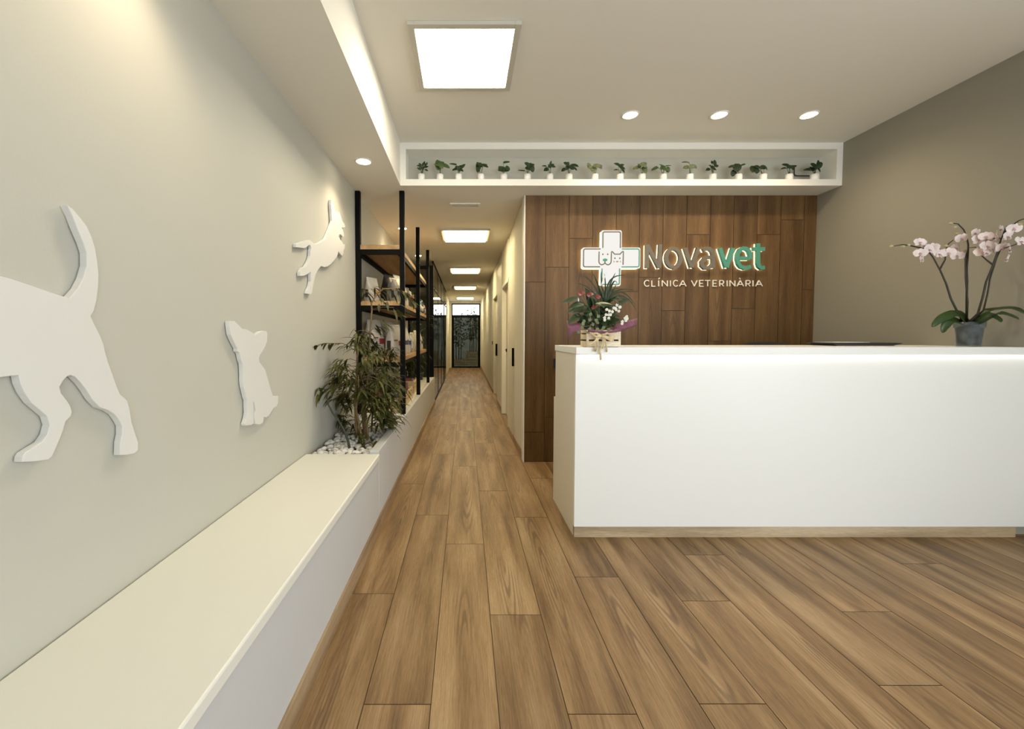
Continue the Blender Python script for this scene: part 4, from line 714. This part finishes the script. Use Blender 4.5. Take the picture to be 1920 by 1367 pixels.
lm=[MB() for _ in canes];twig=[c[0] for c in canes]
def near_pt(P,c):
    best=None
    for i in range(len(P)-1):
        ab=P[i+1]-P[i];s_=max(0,min(1,(c-P[i]).dot(ab)/max(ab.length_squared,1e-6)));q=P[i]+ab*s_
        dd=(q-c).length+ (0.0 if q.z<=c.z+.05 else .15)
        if best is None or dd<best[0]: best=(dd,q)
    return best
for c in B_CL+[tuple(Vector(q)+Vector((rr.uniform(-.07,.07),rr.uniform(-.12,.12),rr.uniform(-.07,.07)))) for q in B_CL+B_CL[2:38]+B_CL[5:18]]:
    c=Vector(c)
    if c.x<XL+.03: c.x=XL+.03
    i=min(range(len(canes)-1),key=lambda k:near_pt(canes[k][1],c)[0]);q=near_pt(canes[i][1],c)[1]
    twig[i].tube([q,(q+c)*.5+Vector((0,0,.02)),c],.0022,5)
    leaf_fan(lm[i],c,rr,10,.125,(-.76,3.1),w=.0185)
for c in B_CL2:
    i=len(canes)-1;q=near_pt(canes[i][1],Vector(c))[1]
    twig[i].tube([q,(q+Vector(c))*.5+Vector((0,0,.01)),c],.0018,5);leaf_fan(lm[i],c,rr,5,.125,(-.75,3.1),down=1.2,w=.02)
i=5
twig[i].tube([canes[5][1][-1]]+[Vector(p) for p in B_ARCH],.0025,5)
for k,c in enumerate(B_ARCH):
    for j in range(4):
        b=Vector(c)+Vector((rr.uniform(-.03,.03),0,0));e=b+Vector((-.06+rr.uniform(-.03,.05),rr.uniform(-.05,.05),-rr.uniform(.015,.07)))
        e.x=max(e.x,XL+.012);lm[i].leaf(b,e,.016,bend=.08,n=5)
for i,(m,P) in enumerate(canes):
    c=obj('cane',m,M['bcane'],t)
    if lm[i].v: obj('leaves',lm[i],M['bleaf'],c)
dk=MB().tube([(B_DARK[0][0],B_DARK[0][1],.44)]+B_DARK,[.011,.005],8);obj('bare_stem',dk,M['dstem'],t)
def small_bamboo(x,y,z0,h,n,label,seed):
    rr=random.Random(seed);t=thing('bamboo_plant',label,'plant',(x,y,z0))
    obj('pot',MB().lathe([(0,0),(.075,0),(.095,.13),(.087,.13),(.082,.11),(0,.11)],(x,y,z0),20),M['blackp'],t)
    for k in range(n):
        px,py=x+rr.uniform(-.05,.05),y+rr.uniform(-.05,.05);tx,ty=px+rr.uniform(-.13,.16),py+rr.uniform(-.25,.15)
        P=[Vector((px+(tx-px)*a*a,py+(ty-py)*a*a,z0+.1+(h-.1)*a)) for a in (0,.3,.6,.85,1)]
        c=obj('cane',MB().tube(P,[.008,.004],6),M['dstem'],t);lf=MB()
        for q in range(26):
            a=rr.uniform(.15,1);p=P[0].lerp(P[-1],a);th=rr.uniform(0,2*pi)
            b=p+Vector((cos(th),sin(th),0))*rr.uniform(.01,.10);e=b+Vector((cos(th)*.1,sin(th)*.1,-rr.uniform(.0,.12)))
            for v in (b,e): v.x=max(XL+.012,min(v.x,-.60 if v.y<6.6 else -.5))
            lf.leaf(b,e,.022,bend=.1,n=4)
        obj('leaves',lf,M['bleaf'],c)
small_bamboo(-.80,6.20,.5005,.43,5,'dark leafy plant in a black pot under the far bay of the shelving',31)
small_bamboo(-.80,7.02,.5005,1.15,6,'bamboo in a black pot between the shelving and the glass partition',32)
# ------------------------------------------------------------------ orchid on the counter
ZT=1.1825
px,py=3.262,2.66
t=thing('orchid','pale pink orchid in a clear plastic pot at the right end of the counter','plant',(px,py,ZT))
mp_=bpy.data.materials.new('clear_plastic_pot');mp_.use_nodes=True;nt=mp_.node_tree;nt.nodes.clear()
tr=nt.nodes.new('ShaderNodeBsdfTransparent');tr.inputs[0].default_value=(.80,.84,.86,1);df_=nt.nodes.new('ShaderNodeBsdfPrincipled');df_.inputs['Base Color'].default_value=(.30,.33,.36,1);df_.inputs['Roughness'].default_value=.25
nz=nt.nodes.new('ShaderNodeTexNoise');nz.inputs['Scale'].default_value=18
mr=nt.nodes.new('ShaderNodeMapRange');mr.inputs['From Min'].default_value=.35;mr.inputs['From Max'].default_value=.7;mr.inputs['To Min'].default_value=.08;mr.inputs['To Max'].default_value=.32
tcn=nt.nodes.new('ShaderNodeTexCoord');nt.links.new(tcn.outputs['Object'],nz.inputs['Vector']);nt.links.new(nz.outputs['Fac'],mr.inputs['Value'])
mx=nt.nodes.new('ShaderNodeMixShader');ou=nt.nodes.new('ShaderNodeOutputMaterial');nt.links.new(mr.outputs[0],mx.inputs[0]);nt.links.new(tr.outputs[0],mx.inputs[1]);nt.links.new(df_.outputs[0],mx.inputs[2]);nt.links.new(mx.outputs[0],ou.inputs[0])
obj('pot',MB().lathe([(0,0),(.052,0),(.054,.004),(.055,.03),(.063,.118),(.069,.122),(.071,.157),(.068,.157),(.066,.126),(.060,.12),(.052,.03),(.050,.006),(0,.006)],(px,py,ZT),32),mp_,t)
obj('bark',MB().lathe([(0,.012),(.047,.012),(.050,.03),(.057,.118),(.04,.135),(0,.14)],(px,py,ZT),24),M['bark'],t)
for P,w in O_LEAVES:
    P=[Vector((min(p[0],XR-.03),p[1],p[2])) for p in P];mb=MB();n=12;vs=[];fs=[]
    P[0]=Vector((px+(P[1].x-px)*.1,py+(P[1].y-py)*.1,ZT+.135))
    def ev(a):
        k=a*(len(P)-1);i=min(int(k),len(P)-2);f=k-i
        p0=P[max(i-1,0)];p1=P[i];p2=P[i+1];p3=P[min(i+2,len(P)-1)]
        return .5*((2*p1)+(p2-p0)*f+(2*p0-5*p1+4*p2-p3)*f*f+(3*p1-p0-3*p2+p3)*f*f*f)
    for i in range(n+1):
        a=i/n;p=ev(a);tg=(ev(min(1,a+.03))-ev(max(0,a-.03))).normalized();sd=tg.cross(Vector((0,-.9,.6))).normalized();nn=sd.cross(tg)
        hw=w*.5*max(.03,(sin(pi*min(1,(a*.86+.12)))**.6))*(1 if a<.98 else .3)
        vs+=[p-sd*hw+nn*hw*.25,p,p+sd*hw+nn*hw*.25]
    for i in range(n): o_=i*3;fs+=[(o_,o_+1,o_+4,o_+3),(o_+1,o_+2,o_+5,o_+4)]
    mb.add(vs,fs,True);obj('leaf',mb,M['oleaf'],t,solid=.003)
for i,P in enumerate(O_STEMS):
    P=[(min(p[0],XR-.03),p[1],p[2]) for p in P]
    if i in (0,3,4,5,6): P=[(px+(P[0][0]-px)*.5,py,ZT+.13)]+P[1:]
    th=(.0062,.0028) if i in (0,3,5) else (.0050,.0025)
    obj('stem',MB().tube(P,list(th),7),M['ostem'],t)
rr=random.Random(8)
for i,c in enumerate(O_FLOWERS):
    c=Vector((min(c[0],XR-.06),c[1],c[2]));mb=MB()
    fd=Vector((rr.uniform(-.8,.8),-1,rr.uniform(-.5,.35))).normalized()
    ux=fd.cross(Vector((0,0,1))).normalized();uy=ux.cross(fd).normalized()
    s_=rr.uniform(.95,1.22)
    for k,(an,L,W) in enumerate(((90,.030,.022),(215,.030,.020),(325,.030,.020),(15,.034,.040),(165,.034,.040))):
        a=radians(an);d=ux*cos(a)+uy*sin(a)
        mb.leaf(c+d*.003,c+d*L*s_+fd*rr.uniform(-.004,.008),W*s_,up=fd,bend=.08,fold=.12,n=6,shape='oval')
    f=obj('flower',mb,M['opetal'],t)
    lp=MB();lp.ball(c+fd*.006-uy*.004,.0048,1,1,1.2,8,5);lp.leaf(c+fd*.006,c+fd*.014-uy*.014,.012,up=fd,n=4,shape='oval')
    obj('lip',lp,M['olip'],f)
for c in O_BUDS: obj('bud',MB().ball((min(c[0],XR-.03),c[1],c[2]),.0085,1.3,1,1,8,6),M['obud'],t)
# ------------------------------------------------------------------ flower arrangement on the counter
cx0,cx1,cy0,cy1,cz=.742,.948,2.505,2.64,ZT
t=thing('flower_arrangement','wooden crate of mixed flowers with purple wrapping and raffia bow on the counter','flowers',((cx0+cx1)/2,(cy0+cy1)/2,cz))
c=obj('crate',MB().box(cx0+.01,cx1-.01,cy0+.01,cy1-.01,cz,cz+.012).box(cx0+.009,cx1-.009,cy0+.009,cy1-.009,cz+.012,cz+.085),M['slit'],t)
for z0,z1 in ((.002,.036),(.046,.104)):
    obj('slat',MB().box(cx0,cx1,cy0,cy0+.008,cz+z0,cz+z1),M['pinex'],c,bevel=.001);obj('slat',MB().box(cx0,cx1,cy1-.008,cy1,cz+z0,cz+z1),M['pinex'],c,bevel=.001)
for z0,z1 in ((.002,.036),(.046,.078),(.088,.104)):
    obj('slat',MB().box(cx0,cx0+.008,cy0+.0085,cy1-.0085,cz+z0,cz+z1),M['pinex'],c,bevel=.001);obj('slat',MB().box(cx1-.008,cx1,cy0+.0085,cy1-.0085,cz+z0,cz+z1),M['pinex'],c,bevel=.001)
obj('corner_post',MB().box(cx0-.001,cx0+.012,cy0-.001,cy0+.009,cz+.001,cz+.105).box(cx1-.012,cx1+.001,cy0-.001,cy0+.009,cz+.001,cz+.105),M['pinex'],c)
bd=Vector(((cx0+cx1)/2,(cy0+cy1)/2,cz+.1))
mb=MB()
for a,m_,e in F_SPIKES:
    a,m_,e=Vector(a),Vector(m_),Vector(e)
    mid=m_+(m_-(a+e)*.5)*.5;n=8;vs=[];fs=[]
    for i in range(n+1):
        q=i/n;p=a*(1-q)**2+mid*2*q*(1-q)+e*q*q;tg=((mid-a)*(1-q)+(e-mid)*q).normalized();sd=tg.cross(Vector((.1,-1,.2))).normalized()
        hw=.0062*(1-q)**.5+.0003;vs+=[p-sd*hw,p+Vector((0,.002,0)),p+sd*hw]
    for i in range(n):o_=i*3;fs+=[(o_,o_+1,o_+4,o_+3),(o_+1,o_+2,o_+5,o_+4)]
    mb.add(vs,fs,True)
mb.tube([(bd.x+.02,bd.y,bd.z-.02),(.905,2.62,1.48)],.012,8)
obj('spiky_foliage',mb,M['g1'],t)
mb=MB()
for a,e,w in F_LEAVES:
    a,e=Vector(a),Vector(e);mb.leaf(a,e,w*1.25,up=(0,-.8,.6),bend=.1,n=8)
    mb.tube([bd+Vector((rr.uniform(-.05,.05),rr.uniform(-.03,.03),-.01)),(bd+a)*.5+Vector((0,0,.02)),a],.002,5)
for k in range(46):
    a=Vector((rr.uniform(.735,.955),rr.uniform(2.555,2.62),rr.uniform(1.30,1.44)));th=rr.uniform(0,2*pi)
    mb.leaf(a,a+Vector((cos(th)*.055+(a.x-.845)*.25,-rr.uniform(0,.03),rr.uniform(-.035,.045))),rr.uniform(.028,.042),up=(0,-.8,.6),bend=.1,n=6)
obj('broad_foliage',mb,M['g1'],t)
for k,c_ in enumerate(F_RED):
    c_=Vector(c_);mb=MB();mb.leaf(c_+Vector((-.022 if k!=2 else -.012,0,-.006)),c_+Vector((.022 if k!=2 else .014,.01,.006)),.034 if k!=3 else .022,up=(0,-.7,.7),bend=.15,n=7,shape='heart')
    f=obj('red_flower',mb,M['red'],t);obj('flower_stem',MB().tube([c_,(c_+bd)*.5,bd],.0018,5),M['gstem'],f)
wl_=MB()
mb=MB()
for c_ in F_WHITE:
    c_=Vector(c_)
    for k in range(5):
        a=rr.uniform(0,.6)+k*2*pi/5;d=Vector((cos(a),-.25,sin(a)))*.0075
        mb.ball(c_+d*.7,.005,1,.7,1,7,4)
    wl_.tube([c_,(c_+bd)*.5+Vector((0,.02,0)),bd],.0011,4)
f=obj('white_blossoms',mb,M['wflower'],t);obj('blossom_stems',wl_,M['gstem'],f)
mb=MB()
for c_ in F_IVY:
    c_=Vector(c_);a=rr.uniform(0,6.3)
    for k in (-.7,0,.7):
        d=Vector((cos(a+k),-.2,sin(a+k)))*(.021 if k==0 else .016)
        mb.leaf(c_-d*.3,c_+d,.013,up=(0,-1,.2),n=4)
obj('ivy',mb,M['g3'],t)
cr_=MB();cr_.leaf((.845,2.56,1.56),(.872,2.555,1.645),.009,up=(0,-1,0),n=6).leaf((.70,2.54,1.46),(.694,2.53,1.485),.008,up=(0,-1,0),n=5)
obj('cream_spadix',cr_,M['wflower'],t)
yl=MB().leaf((.80,2.54,1.447),(.905,2.53,1.44),.02,up=(0,-.6,.8),bend=.1,n=7).leaf((.84,2.54,1.44),(.80,2.52,1.452),.016,up=(0,-.6,.8),n=6)
obj('lime_leaf',yl,M['obud'],t)
for SS in (F_PAPER_L,F_PAPER_R):
    mb=MB();n=len(SS[0]);vs=[];fs=[]
    for r_ in SS:
        for p in r_: vs.append(Vector(p)+Vector((0,rr.uniform(-.008,.008),rr.uniform(-.004,.004))))
    for i in range(len(SS)-1):
        for j in range(n-1): fs.append((i*n+j,i*n+j+1,(i+1)*n+j+1,(i+1)*n+j))
    mb.add(vs,fs,True);o=obj('wrapping_paper',mb,M['paper'],t,solid=.0015)
mb=MB().tube([(.75,2.50,1.285),(.80,2.488,1.276),(.85,2.487,1.272),(.90,2.492,1.278),(.945,2.50,1.285)],.008,6)
obj('wrapping_paper',mb,M['paper'],t)
mb=MB()
for P in F_RAFFIA:
    P=[Vector((p[0],min(p[1],2.468),p[2])) for p in P]
    for k in range(3):
        off=Vector((rr.uniform(-.006,.006),-.002*k,rr.uniform(-.004,.004)))
        n=len(P);vs=[];fs=[]
        for i,p in enumerate(P):
            tg=(P[min(i+1,n-1)]-P[max(i-1,0)]).normalized();sd=tg.cross(Vector((0,1,0))).normalized()*.0042
            q=p+off*(.3+i/n);vs+=[q-sd,q+sd]
        for i in range(n-1):fs.append((2*i,2*i+1,2*i+3,2*i+2))
        mb.add(vs,fs,True)
mb.ball((.832,2.472,1.252),.011,1.2,.7,.9,8,5)
mb.tube([(.832,2.475,1.252),(.832,2.50,1.252)],.006,6)
obj('raffia_bow',mb,M['raffia'],t,solid=.0012)
# ------------------------------------------------------------------ behind the counter
t=thing('document_tray','flat black tray with white papers lying on the counter','tray',(2.83,2.93,ZT))
obj('tray_body',MB().prism([(2.56,1.1828),(2.94,1.1828),(3.012,1.200),(2.95,1.2035),(2.545,1.2035),(2.52,1.200)],lambda a,b,d:(a,d,b),2.82,3.04),M['blackp'],t)
obj('papers',MB().box(2.57,2.80,2.84,3.02,1.204,1.2065),M['paperw'],t)
cxx,cyy=2.72,3.50
t=thing('office_chair','black office chair with curved back just showing above the counter','chair',(cxx,cyy,0))
mb=MB();n=16;vs=[];fs=[]
W=.62
for i in range(n+1):
    a=-1+2*i/n;x=cxx+a*W/2;yy=cyy+.26-.10*a*a;zt=1.197-.05*abs(a)**3-.012*a*a
    vs+=[(x,yy-.02,.62),(x,yy-.02,zt-.01),(x,yy,zt),(x,yy+.03,zt-.012),(x,yy+.03,.62)]
for i in range(n):
    for k in range(4): fs.append((i*5+k,(i+1)*5+k,(i+1)*5+k+1,i*5+k+1))
    fs.append((i*5+4,(i+1)*5+4,(i+1)*5,i*5))
fs.append((0,1,2,3,4));fs.append(tuple(n*5+k for k in (4,3,2,1,0)))
mb.add(vs,fs,True);obj('backrest',mb,M['fabric'],t)
obj('seat',MB().box(cxx-.25,cxx+.25,cyy-.24,cyy+.20,.44,.52),M['fabric'],t,bevel=.03)
obj('back_support',MB().tube([(cxx,cyy+.1,.46),(cxx,cyy+.27,.48),(cxx,cyy+.30,.7)],.02,8),M['black'],t)
obj('gas_column',MB().tube([(cxx,cyy,.1),(cxx,cyy,.44)],.028,12),M['black'],t)
for k in range(5):
    a=k*2*pi/5;l=obj('leg',MB().tube([(cxx,cyy,.12),(cxx+cos(a)*.28,cyy+sin(a)*.28,.085)],[.025,.016],8),M['black'],t)
    obj('caster',MB().ball((cxx+cos(a)*.28,cyy+sin(a)*.28,.032),.031,1,1,1,10,7),M['blackp'],l)
# ------------------------------------------------------------------ world, portals, camera
w=bpy.data.worlds.new('sky');SC.world=w;w.use_nodes=True;nt=w.node_tree;bg=nt.nodes['Background']
bg.inputs[0].default_value=(.92,.97,1,1);bg.inputs[1].default_value=6.9
def portal(loc,rot,sx,sy):
    l=bpy.data.lights.new('daylight_portal','AREA');l.shape='RECTANGLE';l.size=sx;l.size_y=sy;l.cycles.is_portal=True
    o=bpy.data.objects.new('daylight_portal',l);COL.objects.link(o);o.location=loc;o.rotation_euler=rot
portal((XB+.125,-.75,1.36),(0,radians(90),0),2.48,1.9)
portal((2.2,YB-.125,1.4),(radians(90),0,0),3.0,2.6)
portal((.03,YE+.16,1.26),(radians(-90),0,0),1.13,2.5)
cd=bpy.data.cameras.new('camera');cam=bpy.data.objects.new('camera',cd);COL.objects.link(cam)
cam.location=(0,0,1.25);cam.rotation_euler=(radians(90)-math.atan(.0385),0,0)
cd.sensor_fit='HORIZONTAL';cd.sensor_width=36;cd.lens=770/1920*36
cd.shift_x=(960-872)/1920;cd.shift_y=-(683.5-659.6)/1920;cd.clip_start=.02;cd.clip_end=100
SC.camera=cam
vs_=SC.view_settings;vs_.view_transform='Standard';vs_.look='None';vs_.gamma=1;vs_.exposure=-0.15;vs_.use_curve_mapping=False
SC.cycles.use_denoising=True
SC.cycles.max_bounces=10;SC.cycles.diffuse_bounces=5;SC.cycles.transparent_max_bounces=16
SC.cycles.sample_clamp_indirect=6
SC.cycles.caustics_reflective=False;SC.cycles.caustics_refractive=False
